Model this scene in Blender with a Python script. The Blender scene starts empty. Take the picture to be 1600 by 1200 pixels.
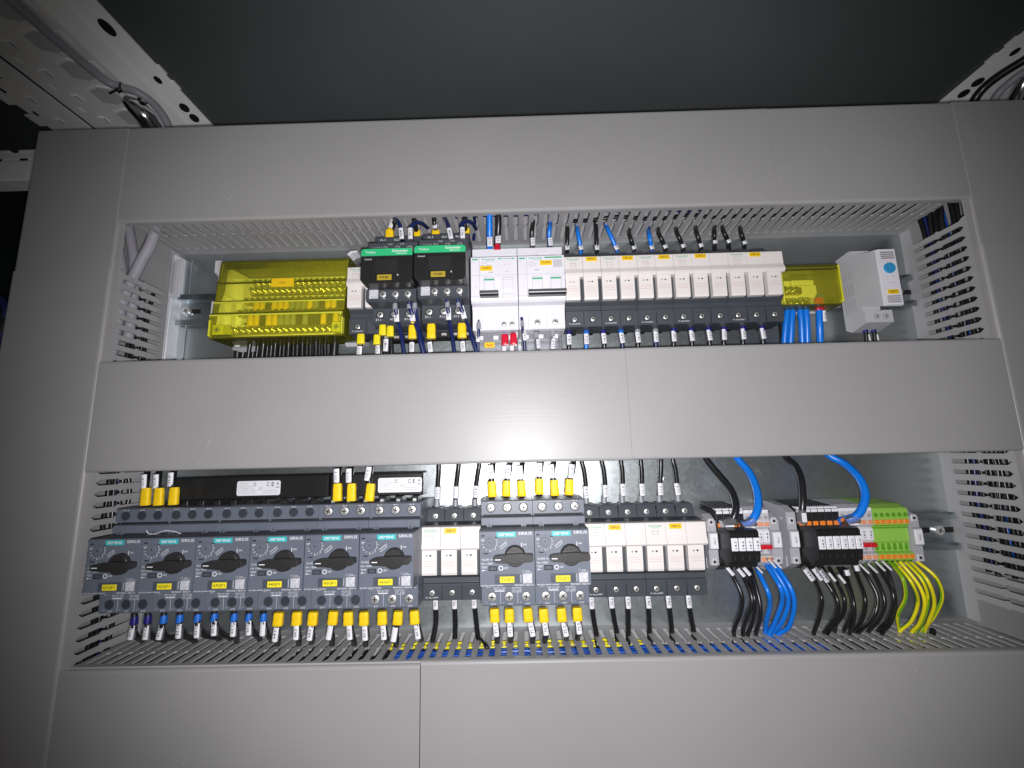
import bpy, bmesh, math, random
from mathutils import Vector, Matrix
random.seed(7)
S = bpy.context.scene
COL = S.collection
# ------------------------------------------------------------------ camera, world, flash, exposure
CAM_F, CAM_A, CAM_B, CAM_C, CAM_Y = 670.17, 0.15907, 0.0108, 0.02329, 449.6   # px focal (1600 wide), pitch, yaw, roll, mm
def rot_cam():
    ca, sa = math.cos(CAM_A), math.sin(CAM_A); cb, sb = math.cos(CAM_B), math.sin(CAM_B); cc, sc = math.cos(CAM_C), math.sin(CAM_C)
    Ry = Matrix(((cc, 0, sc), (0, 1, 0), (-sc, 0, cc)))
    Rx = Matrix(((1, 0, 0), (0, ca, -sa), (0, sa, ca)))
    Rz = Matrix(((cb, -sb, 0), (sb, cb, 0), (0, 0, 1)))
    return Rz @ Rx @ Ry
RC = rot_cam()
cam = bpy.data.objects.new('camera', bpy.data.cameras.new('camera'))
COL.objects.link(cam)
cx, cu, cb_ = RC @ Vector((1, 0, 0)), RC @ Vector((0, 0, 1)), RC @ Vector((0, -1, 0))
M = Matrix((cx, cu, cb_)).transposed().to_4x4()
M.translation = Vector((0, -CAM_Y / 1000, 0))
cam.matrix_world = M
cam.data.sensor_width = 36; cam.data.lens = CAM_F / 1600 * 36
cam.data.clip_start = 0.01; cam.data.clip_end = 20
S.camera = cam
w = bpy.data.worlds.new('World'); S.world = w; w.use_nodes = True
w.node_tree.nodes['Background'].inputs[0].default_value = (1.0, 0.95, 0.86, 1)
w.node_tree.nodes['Background'].inputs[1].default_value = 0.05
fl = bpy.data.lights.new('phone_flash', 'SPOT')
fl.energy = 10.2; fl.color = (1.0, 0.98, 1.0); fl.shadow_soft_size = 0.006
fl.spot_size = math.radians(121); fl.spot_blend = 0.52
flo = bpy.data.objects.new('phone_flash', fl); COL.objects.link(flo)
flo.location = (0.006, -0.452, -0.010)
flo.rotation_euler = Vector((0.038, 1.0, 0.125)).to_track_quat('-Z', 'Y').to_euler()
S.view_settings.view_transform = 'Standard'; S.view_settings.look = 'None'
S.view_settings.exposure = 0.0; S.view_settings.gamma = 1; S.view_settings.use_curve_mapping = False

def P(px, py, d):          # photo pixel + depth in front of the mounting plate (mm) -> point in mm (x, d, z)
    v = RC @ Vector(((px - 800) / CAM_F, 1, -(py - 600) / CAM_F))
    t = (CAM_Y - d) / v.y
    return (v.x * t, d, v.z * t)
def Z(px, py, z):          # same, on the level z (mm)
    v = RC @ Vector(((px - 800) / CAM_F, 1, -(py - 600) / CAM_F))
    t = z / v.z
    return (v.x * t, CAM_Y - v.y * t, z)
# ------------------------------------------------------------------ materials
MATS = {}
def mat(name, col, rough=0.5, metal=0.0, var=0.08, scale=60, bump=0.0, bscale=400, spec=0.5, stretch=None, coat=0):
    if name in MATS: return MATS[name]
    m = bpy.data.materials.new(name); m.use_nodes = True
    nt = m.node_tree; b = nt.nodes['Principled BSDF']
    b.inputs['Metallic'].default_value = metal
    b.inputs['Specular IOR Level'].default_value = spec
    if coat: b.inputs['Coat Weight'].default_value = coat
    tc = nt.nodes.new('ShaderNodeTexCoord'); mp = nt.nodes.new('ShaderNodeMapping')
    nt.links.new(tc.outputs['Object'], mp.inputs[0])
    if stretch: mp.inputs['Scale'].default_value = stretch
    n = nt.nodes.new('ShaderNodeTexNoise'); n.inputs['Scale'].default_value = scale; n.inputs['Detail'].default_value = 5
    nt.links.new(mp.outputs[0], n.inputs['Vector'])
    r = nt.nodes.new('ShaderNodeValToRGB')
    lo, hi = 1 - var, 1 + var
    r.color_ramp.elements[0].position = 0.3; r.color_ramp.elements[1].position = 0.7
    r.color_ramp.elements[0].color = (col[0]*lo, col[1]*lo, col[2]*lo, 1)
    r.color_ramp.elements[1].color = (min(1, col[0]*hi), min(1, col[1]*hi), min(1, col[2]*hi), 1)
    nt.links.new(n.outputs['Fac'], r.inputs[0]); nt.links.new(r.outputs[0], b.inputs['Base Color'])
    mr = nt.nodes.new('ShaderNodeMapRange'); mr.inputs['To Min'].default_value = max(0.02, rough*0.85); mr.inputs['To Max'].default_value = min(1, rough*1.15)
    nt.links.new(n.outputs['Fac'], mr.inputs['Value']); nt.links.new(mr.outputs[0], b.inputs['Roughness'])
    if bump:
        n2 = nt.nodes.new('ShaderNodeTexNoise'); n2.inputs['Scale'].default_value = bscale; n2.inputs['Detail'].default_value = 3
        nt.links.new(mp.outputs[0], n2.inputs['Vector'])
        bp = nt.nodes.new('ShaderNodeBump'); bp.inputs['Strength'].default_value = bump; bp.inputs['Distance'].default_value = 0.0006
        nt.links.new(n2.outputs['Fac'], bp.inputs['Height']); nt.links.new(bp.outputs[0], b.inputs['Normal'])
    MATS[name] = m
    return m
def duct_mat(name, along, col=(0.315, 0.311, 0.314), scuff=None):
    # extruded PVC: very fine ridges along the trunking, faint handling dirt, a few pale scuffs
    m = mat(name, col, rough=0.42, var=0.035, scale=9, bump=0.0)
    nt = m.node_tree; b = nt.nodes['Principled BSDF']
    tc = nt.nodes.new('ShaderNodeTexCoord'); mp = nt.nodes.new('ShaderNodeMapping')
    mp.inputs['Scale'].default_value = (2, 60, 900) if along == 'x' else (900, 60, 2)
    nt.links.new(tc.outputs['Object'], mp.inputs[0])
    n = nt.nodes.new('ShaderNodeTexNoise'); n.inputs['Scale'].default_value = 1; n.inputs['Detail'].default_value = 2
    nt.links.new(mp.outputs[0], n.inputs['Vector'])
    g = nt.nodes.new('ShaderNodeTexNoise'); g.inputs['Scale'].default_value = 900; nt.links.new(tc.outputs['Object'], g.inputs['Vector'])
    ad = nt.nodes.new('ShaderNodeMath'); ad.operation = 'ADD'
    nt.links.new(n.outputs['Fac'], ad.inputs[0]); nt.links.new(g.outputs['Fac'], ad.inputs[1])
    bp = nt.nodes.new('ShaderNodeBump'); bp.inputs['Strength'].default_value = 0.10; bp.inputs['Distance'].default_value = 0.0004
    nt.links.new(ad.outputs[0], bp.inputs['Height']); nt.links.new(bp.outputs[0], b.inputs['Normal'])
    # scuffs
    old = b.inputs['Base Color'].links[0].from_socket
    s1 = nt.nodes.new('ShaderNodeTexNoise'); s1.inputs['Scale'].default_value = 420; s1.inputs['Detail'].default_value = 4
    s2 = nt.nodes.new('ShaderNodeTexNoise'); s2.inputs['Scale'].default_value = 14; s2.inputs['Detail'].default_value = 2
    for s in (s1, s2): nt.links.new(tc.outputs['Object'], s.inputs['Vector'])
    mu = nt.nodes.new('ShaderNodeMath'); mu.operation = 'MULTIPLY'
    nt.links.new(s1.outputs['Fac'], mu.inputs[0]); nt.links.new(s2.outputs['Fac'], mu.inputs[1])
    rp = nt.nodes.new('ShaderNodeValToRGB'); rp.color_ramp.elements[0].position = 0.44; rp.color_ramp.elements[1].position = 0.52
    rp.color_ramp.elements[1].color = (0.35, 0.35, 0.35, 1)
    nt.links.new(mu.outputs[0], rp.inputs[0])
    fac = rp.outputs[0]
    if scuff:
        mp2 = nt.nodes.new('ShaderNodeMapping'); mp2.inputs['Location'].default_value = [-c*k for c, k in zip(scuff, (38, 1, 90))]
        mp2.inputs['Scale'].default_value = (38, 1, 90); nt.links.new(tc.outputs['Object'], mp2.inputs[0])
        gr = nt.nodes.new('ShaderNodeTexGradient'); gr.gradient_type = 'SPHERICAL'; nt.links.new(mp2.outputs[0], gr.inputs[0])
        s3 = nt.nodes.new('ShaderNodeTexNoise'); s3.inputs['Scale'].default_value = 260; s3.inputs['Detail'].default_value = 3
        nt.links.new(tc.outputs['Object'], s3.inputs['Vector'])
        m3 = nt.nodes.new('ShaderNodeMath'); m3.operation = 'MULTIPLY'; nt.links.new(gr.outputs['Fac'], m3.inputs[0]); nt.links.new(s3.outputs['Fac'], m3.inputs[1])
        r3 = nt.nodes.new('ShaderNodeValToRGB'); r3.color_ramp.elements[0].position = 0.37; r3.color_ramp.elements[1].position = 0.44
        nt.links.new(m3.outputs[0], r3.inputs[0])
        mx_ = nt.nodes.new('ShaderNodeMath'); mx_.operation = 'MAXIMUM'
        nt.links.new(fac, mx_.inputs[0]); nt.links.new(r3.outputs[0], mx_.inputs[1]); fac = mx_.outputs[0]
    mx = nt.nodes.new('ShaderNodeMix'); mx.data_type = 'RGBA'
    nt.links.new(fac, mx.inputs[0]); nt.links.new(old, mx.inputs[6]); mx.inputs[7].default_value = (0.62, 0.62, 0.62, 1)
    nt.links.new(mx.outputs[2], b.inputs['Base Color'])
    return m
def galv_mat():
    m = mat('galvanised_steel', (0.50, 0.545, 0.555), rough=0.33, metal=0.93, var=0.10, scale=14, bump=0.0)
    nt = m.node_tree; b = nt.nodes['Principled BSDF']
    tc = nt.nodes.new('ShaderNodeTexCoord')
    v = nt.nodes.new('ShaderNodeTexVoronoi'); v.inputs['Scale'].default_value = 420; nt.links.new(tc.outputs['Object'], v.inputs['Vector'])
    n = nt.nodes.new('ShaderNodeTexNoise'); n.inputs['Scale'].default_value = 55; n.inputs['Detail'].default_value = 6; nt.links.new(tc.outputs['Object'], n.inputs['Vector'])
    sp = nt.nodes.new('ShaderNodeSeparateColor'); nt.links.new(v.outputs['Color'], sp.inputs[0])
    mr = nt.nodes.new('ShaderNodeMapRange'); mr.inputs['To Min'].default_value = 0.33; mr.inputs['To Max'].default_value = 0.40
    ad = nt.nodes.new('ShaderNodeMath'); ad.operation = 'MULTIPLY'
    nt.links.new(sp.outputs[0], ad.inputs[0]); nt.links.new(n.outputs['Fac'], ad.inputs[1])
    nt.links.new(ad.outputs[0], mr.inputs['Value']); mr.inputs['From Max'].default_value = 0.7
    nt.links.new(mr.outputs[0], b.inputs['Roughness'])
    bp = nt.nodes.new('ShaderNodeBump'); bp.inputs['Strength'].default_value = 0.025; bp.inputs['Distance'].default_value = 0.001
    nt.links.new(n.outputs['Fac'], bp.inputs['Height']); nt.links.new(bp.outputs[0], b.inputs['Normal'])
    return m
def clear_mat(name, tint, body, body_fac, gloss=0.08):
    if name in MATS: return MATS[name]
    m = bpy.data.materials.new(name); m.use_nodes = True
    nt = m.node_tree; nt.nodes.clear()
    out = nt.nodes.new('ShaderNodeOutputMaterial')
    t = nt.nodes.new('ShaderNodeBsdfTransparent'); t.inputs[0].default_value = (*tint, 1)
    d = nt.nodes.new('ShaderNodeBsdfDiffuse'); d.inputs[0].default_value = (*body, 1)
    tc = nt.nodes.new('ShaderNodeTexCoord'); n = nt.nodes.new('ShaderNodeTexNoise'); n.inputs['Scale'].default_value = 90
    nt.links.new(tc.outputs['Object'], n.inputs['Vector'])
    mr = nt.nodes.new('ShaderNodeMapRange'); mr.inputs['To Min'].default_value = body_fac*0.75; mr.inputs['To Max'].default_value = body_fac*1.25
    nt.links.new(n.outputs['Fac'], mr.inputs['Value'])
    a = nt.nodes.new('ShaderNodeMixShader'); nt.links.new(mr.outputs[0], a.inputs[0]); nt.links.new(t.outputs[0], a.inputs[1]); nt.links.new(d.outputs[0], a.inputs[2])
    g = nt.nodes.new('ShaderNodeBsdfGlossy'); g.inputs['Roughness'].default_value = 0.12
    f = nt.nodes.new('ShaderNodeFresnel'); f.inputs[0].default_value = 1.45
    bp = nt.nodes.new('ShaderNodeBump'); bp.inputs['Strength'].default_value = 0.15; bp.inputs['Distance'].default_value = 0.001
    nt.links.new(n.outputs['Fac'], bp.inputs['Height']); nt.links.new(bp.outputs[0], g.inputs['Normal'])
    x = nt.nodes.new('ShaderNodeMixShader'); nt.links.new(f.outputs[0], x.inputs[0]); nt.links.new(a.outputs[0], x.inputs[1]); nt.links.new(g.outputs[0], x.inputs[2])
    nt.links.new(x.outputs[0], out.inputs[0])
    MATS[name] = m
    return m
galv = galv_mat(); zinc = mat('bright_zinc', (0.72, 0.74, 0.78), 0.5, 0.4, 0.06, 60)
railm = mat('zinc_rail', (0.40, 0.46, 0.48), 0.30, 1.0, 0.12, 40)
ductx = duct_mat('grey_pvc_level', 'x'); ductz = duct_mat('grey_pvc_upright', 'z')
duct_sc = duct_mat('grey_pvc_scuffed', 'x', scuff=(-0.190, 0.0, 0.3085))
ductw = mat('grey_pvc_wall', (0.34, 0.335, 0.34), 0.5, var=0.05, scale=30)
steel_paint = mat('painted_frame_steel', (0.92, 0.92, 0.92), 0.45, var=0.06, scale=25, bump=0.1, bscale=700)
frame_rec = mat('frame_recess_shade', (0.60, 0.60, 0.62), 0.5, var=0.06, scale=25)  # same frame paint made darker: shade of the hexagon recesses put into the colour
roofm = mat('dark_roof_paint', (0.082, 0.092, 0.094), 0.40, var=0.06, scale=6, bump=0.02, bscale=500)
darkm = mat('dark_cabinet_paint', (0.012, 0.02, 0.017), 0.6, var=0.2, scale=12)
anth = mat('anthracite_plastic', (0.062, 0.072, 0.092), 0.45, var=0.06, scale=50, bump=0.15, bscale=1500)
anth_l = mat('blue_grey_plastic', (0.117, 0.133, 0.171), 0.42, var=0.05, scale=50, bump=0.15, bscale=1500)
slate = mat('slate_plastic', (0.050, 0.057, 0.067), 0.42, var=0.06, scale=50, bump=0.15, bscale=1500)
blackp = mat('black_plastic', (0.014, 0.0135, 0.014), 0.36, var=0.15, scale=60, bump=0.12, bscale=1500)
blackm = mat('black_gap', (0.006, 0.006, 0.007), 0.7, var=0.1)
cream = mat('cream_plastic', (0.70, 0.66, 0.64), 0.38, var=0.025, scale=40, bump=0.08, bscale=1500)
white = mat('white_plastic', (0.70, 0.69, 0.745), 0.35, var=0.03, scale=40, bump=0.08, bscale=1500)
blockw = mat('block_white_plastic', (0.90, 0.90, 0.88), 0.35, var=0.03, scale=40)
whiteg = mat('pale_grey_plastic', (0.50, 0.50, 0.525), 0.42, var=0.04, scale=40, bump=0.1, bscale=1200)
tgrey = mat('terminal_grey_plastic', (0.36, 0.36, 0.39), 0.42, var=0.05, scale=60)
paper = mat('white_label', (0.72, 0.72, 0.76), 0.5, var=0.03, scale=80)
stick = mat('pale_sticker', (0.46, 0.46, 0.50), 0.5, var=0.28, scale=700)
yel = mat('yellow_label', (0.80, 0.52, 0.01), 0.45, var=0.03)
yell2 = mat('lemon_label', (0.78, 0.66, 0.02), 0.45, var=0.03)
yeldim = mat('tinted_yellow_label', (0.36, 0.27, 0.02), 0.45, var=0.03)
ink = mat('black_ink', (0.012, 0.012, 0.014), 0.6, var=0.02)
dimink = mat('grey_ink', (0.30, 0.28, 0.29), 0.6, var=0.02)
redink = mat('rose_ink', (0.52, 0.33, 0.31), 0.6, var=0.02)
wink = mat('white_ink', (0.62, 0.64, 0.68), 0.5, var=0.02)
teal = mat('teal_badge', (0.035, 0.40, 0.42), 0.4, var=0.02)
green = mat('green_print', (0.035, 0.36, 0.17), 0.4, var=0.03)
greenb = mat('green_band', (0.03, 0.42, 0.17), 0.4, var=0.03)
screwm = mat('zinc_screw', (0.82, 0.82, 0.80), 0.34, 0.75, 0.15, 300, bump=0.3, bscale=500)
brass = mat('brass_bar', (0.62, 0.55, 0.30), 0.3, 1.0, 0.15, 200)
slotm = mat('screw_slot', (0.09, 0.09, 0.09), 0.5, 0.5, var=0.1)
chrome = mat('chrome', (0.75, 0.76, 0.78), 0.14, 1.0, 0.05)
orange = mat('orange_plastic', (0.80, 0.22, 0.025), 0.4, var=0.05)
orangep = mat('faded_orange_plastic', (0.72, 0.30, 0.16), 0.4, var=0.05)
redp = mat('red_plastic', (0.55, 0.012, 0.025), 0.3, var=0.06)
dredp = mat('dark_red_plastic', (0.35, 0.02, 0.035), 0.4, var=0.06)
lime = mat('green_terminal_plastic', (0.27, 0.52, 0.075), 0.42, var=0.06, scale=80)
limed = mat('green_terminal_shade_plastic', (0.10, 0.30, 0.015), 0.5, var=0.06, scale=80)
blued = mat('blue_dial', (0.03, 0.27, 0.55), 0.35, var=0.04)
k_blk = mat('black_insulation', (0.012, 0.012, 0.013), 0.30, var=0.1, scale=90)
k_blu = mat('blue_insulation', (0.005, 0.165, 0.66), 0.32, var=0.06, scale=90)
k_dbl = mat('deep_blue_insulation', (0.007, 0.065, 0.34), 0.34, var=0.15, scale=200)
k_nav = mat('navy_insulation', (0.007, 0.016, 0.090), 0.35, var=0.08, scale=90)
k_gry = mat('grey_cable_sheath', (0.33, 0.32, 0.36), 0.45, var=0.05, scale=60)
k_yel = mat('yellow_boot', (0.82, 0.55, 0.008), 0.5, var=0.06, scale=220, bump=0.3, bscale=300, spec=0.35)
k_lem = mat('lemon_boot', (0.74, 0.62, 0.012), 0.5, var=0.06, scale=220, bump=0.3, bscale=300, spec=0.35)
k_nvb = mat('navy_boot', (0.012, 0.012, 0.16), 0.35, var=0.05)
k_blb = mat('blue_boot', (0.010, 0.125, 0.52), 0.38, var=0.05)
k_grb = mat('grey_boot', (0.26, 0.27, 0.30), 0.4, var=0.05)
k_red = mat('red_boot', (0.56, 0.008, 0.03), 0.3, var=0.05)
def yg_mat():
    m = mat('yellow_green_insulation', (0.6, 0.6, 0.02), 0.35, var=0.02)
    nt = m.node_tree; b = nt.nodes['Principled BSDF']
    uv = nt.nodes.new('ShaderNodeUVMap'); sx = nt.nodes.new('ShaderNodeSeparateXYZ'); nt.links.new(uv.outputs[0], sx.inputs[0])
    fr = nt.nodes.new('ShaderNodeMath'); fr.operation = 'GREATER_THAN'; fr.inputs[1].default_value = 0.73
    nt.links.new(sx.outputs[0], fr.inputs[0])
    mx = nt.nodes.new('ShaderNodeMix'); mx.data_type = 'RGBA'
    nt.links.new(fr.outputs[0], mx.inputs[0]); mx.inputs[6].default_value = (0.74, 0.66, 0.01, 1); mx.inputs[7].default_value = (0.16, 0.36, 0.01, 1)
    nt.links.new(mx.outputs[2], b.inputs['Base Color'])
    return m
k_yg = yg_mat()
yclear = clear_mat('yellow_clear_plastic', (0.995, 0.99, 0.55), (0.95, 0.93, 0.10), 0.09)
yedge = mat('yellow_plastic_edge', (0.60, 0.60, 0.05), 0.3, var=0.08)
clearp = clear_mat('clear_plastic', (0.90, 0.90, 0.92), (0.60, 0.60, 0.64), 0.16)
# ------------------------------------------------------------------ mesh builder, everything in mm: (x, d, z), d = distance in front of the plate
TXT = {}
def glyphs(s):
    if s in TXT: return TXT[s]
    cu_ = bpy.data.curves.new('lettering', 'FONT'); cu_.body = s; cu_.size = 1; cu_.resolution_u = 2; cu_.offset = 0.009
    ob = bpy.data.objects.new('lettering', cu_)
    me = ob.to_mesh()
    vs = [(v.co.x, v.co.y) for v in me.vertices]; fs = [tuple(p.vertices) for p in me.polygons]
    ob.to_mesh_clear(); bpy.data.objects.remove(ob); bpy.data.curves.remove(cu_)
    if vs:
        x0 = min(v[0] for v in vs); x1 = max(v[0] for v in vs); y0 = min(v[1] for v in vs); y1 = max(v[1] for v in vs)
        vs = [((x - (x0 + x1) / 2), (y - (y0 + y1) / 2)) for x, y in vs]
    else: x0 = x1 = y0 = y1 = 0
    TXT[s] = (vs, fs, max(1e-6, x1 - x0), max(1e-6, y1 - y0))
    return TXT[s]
ORG = {}
class MB:
    def __init__(s): s.v = []; s.f = []; s.m = []; s.sm = []; s.uv = {}; s.mats = []
    def mi(s, m):
        if m not in s.mats: s.mats.append(m)
        return s.mats.index(m)
    def add(s, vs, fs, m, smooth=False):
        o = len(s.v); s.v += [tuple(v) for v in vs]; k = s.mi(m)
        for f in fs: s.f.append(tuple(i + o for i in f)); s.m.append(k); s.sm.append(smooth)
        return s
    def box(s, x0, x1, d0, d1, z0, z1, m, ch=0.4):
        if x0 > x1: x0, x1 = x1, x0
        if d0 > d1: d0, d1 = d1, d0
        if z0 > z1: z0, z1 = z1, z0
        c = min(ch, (x1-x0)*.3, (d1-d0)*.3, (z1-z0)*.3)
        if c <= 0.02:
            vs = [(x, d, z) for x in (x0, x1) for d in (d0, d1) for z in (z0, z1)]
            return s.add(vs, [(0,1,3,2),(4,6,7,5),(0,4,5,1),(2,3,7,6),(0,2,6,4),(1,5,7,3)], m)
        X, D, ZZ = (x0, x1), (d0, d1), (z0, z1); vs = []; idx = {}
        for i in (0,1):
            for j in (0,1):
                for k in (0,1):
                    sx, sd, sz = (1,-1)[i], (1,-1)[j], (1,-1)[k]
                    idx[(i,j,k,0)] = len(vs); vs.append((X[i], D[j]+sd*c, ZZ[k]+sz*c))
                    idx[(i,j,k,1)] = len(vs); vs.append((X[i]+sx*c, D[j], ZZ[k]+sz*c))
                    idx[(i,j,k,2)] = len(vs); vs.append((X[i]+sx*c, D[j]+sd*c, ZZ[k]))
        fs = []
        for i in (0,1):
            fs.append([idx[(i,a,b,0)] for a,b in ((0,0),(1,0),(1,1),(0,1))])
            fs.append([idx[(a,i,b,1)] for a,b in ((0,0),(1,0),(1,1),(0,1))])
            fs.append([idx[(a,b,i,2)] for a,b in ((0,0),(1,0),(1,1),(0,1))])
        for a in (0,1):
            for b in (0,1):
                fs.append([idx[(a,b,0,0)], idx[(a,b,1,0)], idx[(a,b,1,1)], idx[(a,b,0,1)]])
                fs.append([idx[(a,0,b,0)], idx[(a,1,b,0)], idx[(a,1,b,2)], idx[(a,0,b,2)]])
                fs.append([idx[(0,a,b,1)], idx[(1,a,b,1)], idx[(1,a,b,2)], idx[(0,a,b,2)]])
        for i in (0,1):
            for j in (0,1):
                for k in (0,1): fs.append([idx[(i,j,k,0)], idx[(i,j,k,1)], idx[(i,j,k,2)]])
        return s.add(vs, fs, m)
    def prism(s, prof, a0, a1, axis, m):      # axis 'x': prof (d,z); 'd': prof (x,z); 'z': prof (x,d)
        n = len(prof); vs = []
        for a in (a0, a1):
            for p, q in prof:
                vs.append((a, p, q) if axis == 'x' else (p, a, q) if axis == 'd' else (p, q, a))
        fs = [tuple(range(n)), tuple(range(2*n-1, n-1, -1))] + [(i, (i+1) % n, n+(i+1) % n, n+i) for i in range(n)]
        return s.add(vs, fs, m)
    def cyl(s, x, d0, z, r, d1, m, seg=16, r1=None, axis='d', cap=True):   # cylinder along the depth (or x / z)
        r1 = r if r1 is None else r1; vs = []
        for a, rr in ((d0, r), (d1, r1)):
            for i in range(seg):
                t = 2*math.pi*i/seg; p, q = rr*math.cos(t), rr*math.sin(t)
                vs.append((x+p, a, z+q) if axis == 'd' else (a, x+p, z+q) if axis == 'x' else (x+p, z+q, a))
        s.add(vs, [(i, (i+1) % seg, seg+(i+1) % seg, seg+i) for i in range(seg)], m, True)
        if cap: s.add(vs, [tuple(range(seg)), tuple(range(seg, 2*seg))], m)
        return s
    def ring(s, x, d, z, r0, r1, m, seg=20, th=0.15):
        vs = []
        for rr in (r0, r1):
            for i in range(seg):
                t = 2*math.pi*i/seg; vs.append((x+rr*math.cos(t), d+th, z+rr*math.sin(t)))
        return s.add(vs, [(i, (i+1) % seg, seg+(i+1) % seg, seg+i) for i in range(seg)], m)
    def tube(s, pts, r, m, seg=8, flat=1.0, uvs=False, twist=0.0, sq=1.0):   # r number or list; flat squeezes the depth axis
        n = len(pts); R = r if isinstance(r, (list, tuple)) else [r]*n
        pv = [Vector(p) for p in pts]; vs = []; up = None; o = len(s.v)
        for i, p in enumerate(pv):
            t = (pv[min(i+1, n-1)] - pv[max(i-1, 0)])
            if t.length < 1e-6: t = Vector((0, 0, 1))
            t.normalize()
            if up is None:
                up = Vector((0, 1, 0)) if abs(t.y) < 0.9 else Vector((0, 0, 1))
            up = (up - t*up.dot(t)).normalized(); side = t.cross(up)
            for k in range(seg):
                a = 2*math.pi*(k+0.5)/seg
                ca_, sa_ = math.cos(a), math.sin(a); vs.append(p + side*math.copysign(abs(ca_)**sq, ca_)*R[i] + up*math.copysign(abs(sa_)**sq, sa_)*R[i]*flat)
        fs = []
        for i in range(n-1):
            for k in range(seg): fs.append((i*seg+k, i*seg+(k+1) % seg, (i+1)*seg+(k+1) % seg, (i+1)*seg+k))
        f0 = len(s.f)
        s.add(vs, fs, m, True); s.add([vs[k] for k in range(seg)], [tuple(range(seg))], m); s.add([vs[(n-1)*seg+k] for k in range(seg)], [tuple(range(seg))], m)
        if uvs:
            off = random.random()
            for j, (i, k) in enumerate((i, k) for i in range(n-1) for k in range(seg)):
                u = ((k + 0.5)/seg + twist*i/n + off) % 1.0; s.uv[f0+j] = u
        return s
    def text(s, t, x, d, z, h, m, w=None, rot=0, lift=0.12):
        vs, fs, tw, th = glyphs(t)
        k = h/th; kx = (w/tw) if w else k*1.0
        c, sn = math.cos(math.radians(rot)), math.sin(math.radians(rot))
        return s.add([(x + c*a*kx - sn*b*k, d+lift, z + sn*a*kx + c*b*k) for a, b in vs], fs, m)
    def dome(s, x, d, z, r, h, m, seg=14):
        vs = []; pr = ((1, 0), (1, .45), (.93, .68), (.78, .84), (.52, .95), (.22, 1.0))
        for f, q in pr:
            for i in range(seg):
                t = 2*math.pi*i/seg; vs.append((x+r*f*math.cos(t), d+h*q, z+r*f*math.sin(t)))
        n = len(pr)
        s.add(vs, [(j*seg+i, j*seg+(i+1) % seg, (j+1)*seg+(i+1) % seg, (j+1)*seg+i) for j in range(n-1) for i in range(seg)] + [tuple(range((n-1)*seg, n*seg))], m, True)
        return s
    def screw(s, x, d, z, r, m=None, slot=True, ang=None, tilt=0):
        m = m or screwm
        s.dome(x, d-1.2, z, r, 1.2, m)
        if slot:
            a = random.uniform(0, math.pi) if ang is None else ang
            for q in (a, a+math.pi/2):
                c, sn = math.cos(q), math.sin(q); L, W = r*0.62, r*0.13
                s.add([(x+c*L-sn*W, d+.08, z+sn*L+c*W), (x-c*L-sn*W, d+.08, z-sn*L+c*W), (x-c*L+sn*W, d+.08, z-sn*L-c*W), (x+c*L+sn*W, d+.08, z+sn*L-c*W)], [(0,1,2,3)], slotm)
        return s
    def build(s, name, parent=None, bevel=0, org=None):
        o = org if org is not None else (ORG[parent] if parent else (0, 0, 0))
        me = bpy.data.meshes.new(name)
        me.from_pydata([((x-o[0])/1000, -(d-o[1])/1000, (z-o[2])/1000) for x, d, z in s.v], [], s.f)
        for m in s.mats: me.materials.append(m)
        me.polygons.foreach_set('material_index', s.m); me.polygons.foreach_set('use_smooth', s.sm)
        if s.uv:
            ul = me.uv_layers.new(name='UVMap')
            for fi, u in s.uv.items():
                for li in me.polygons[fi].loop_indices: ul.data[li].uv = (u, 0.5)
        bm = bmesh.new(); bm.from_mesh(me); bmesh.ops.recalc_face_normals(bm, faces=[f for f in bm.faces if len(f.verts) > 0 and not f.hide]); bm.to_mesh(me); bm.free()
        me.update()
        ob = bpy.data.objects.new(name, me); COL.objects.link(ob)
        if parent: ob.parent = parent
        else: ob.location = (o[0]/1000, -o[1]/1000, o[2]/1000)
        ORG[ob] = o
        if bevel:
            b = ob.modifiers.new('bevel', 'BEVEL'); b.width = bevel/1000; b.segments = 2; b.limit_method = 'ANGLE'; b.angle_limit = math.radians(40)
        return ob
def tag(o, label, cat, group=None, kind=None):
    o['label'] = label; o['category'] = cat
    if group: o['group'] = group
    if kind: o['kind'] = kind
    return o
def thing(name, org, label, cat, group=None):
    o = bpy.data.objects.new(name, None); COL.objects.link(o)
    o.empty_display_size = 0.01; o.location = (org[0]/1000, -org[1]/1000, org[2]/1000); ORG[o] = tuple(org)
    return tag(o, label, cat, group)
def spline(pts, n=6):
    if len(pts) < 3: return pts
    q = [Vector(p) for p in pts]; q = [q[0]*2-q[1]] + q + [q[-1]*2-q[-2]]; out = []
    for i in range(1, len(q)-2):
        for k in range(n):
            t = k/n; a, b, c, d = q[i-1:i+3]
            out.append(0.5*((2*b) + (c-a)*t + (2*a-5*b+4*c-d)*t*t + (3*b-a-3*c+d)*t**3))
    out.append(q[-2]); return [tuple(v) for v in out]
# ------------------------------------------------------------------ cabinet shell
XL0, XL1, XR0, XR1 = -476.5, -376.5, 428.5, 536.0            # left / right trunking
T1, T0, M1, M0, B1, B0 = 330.5, 229.3, 91.0, -8.1, -167.0, -268.0   # top / middle / bottom trunking
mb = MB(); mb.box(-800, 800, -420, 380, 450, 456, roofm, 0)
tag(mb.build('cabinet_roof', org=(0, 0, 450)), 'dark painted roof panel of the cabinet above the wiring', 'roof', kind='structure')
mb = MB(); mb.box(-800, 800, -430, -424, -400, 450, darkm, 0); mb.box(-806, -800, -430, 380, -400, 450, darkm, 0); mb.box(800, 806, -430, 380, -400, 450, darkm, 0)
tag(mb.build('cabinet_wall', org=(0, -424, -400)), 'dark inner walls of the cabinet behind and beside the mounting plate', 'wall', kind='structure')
mb = MB(); mb.box(-520, 575, -2.5, 0, -330, 350, galv, 0.5)
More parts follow.
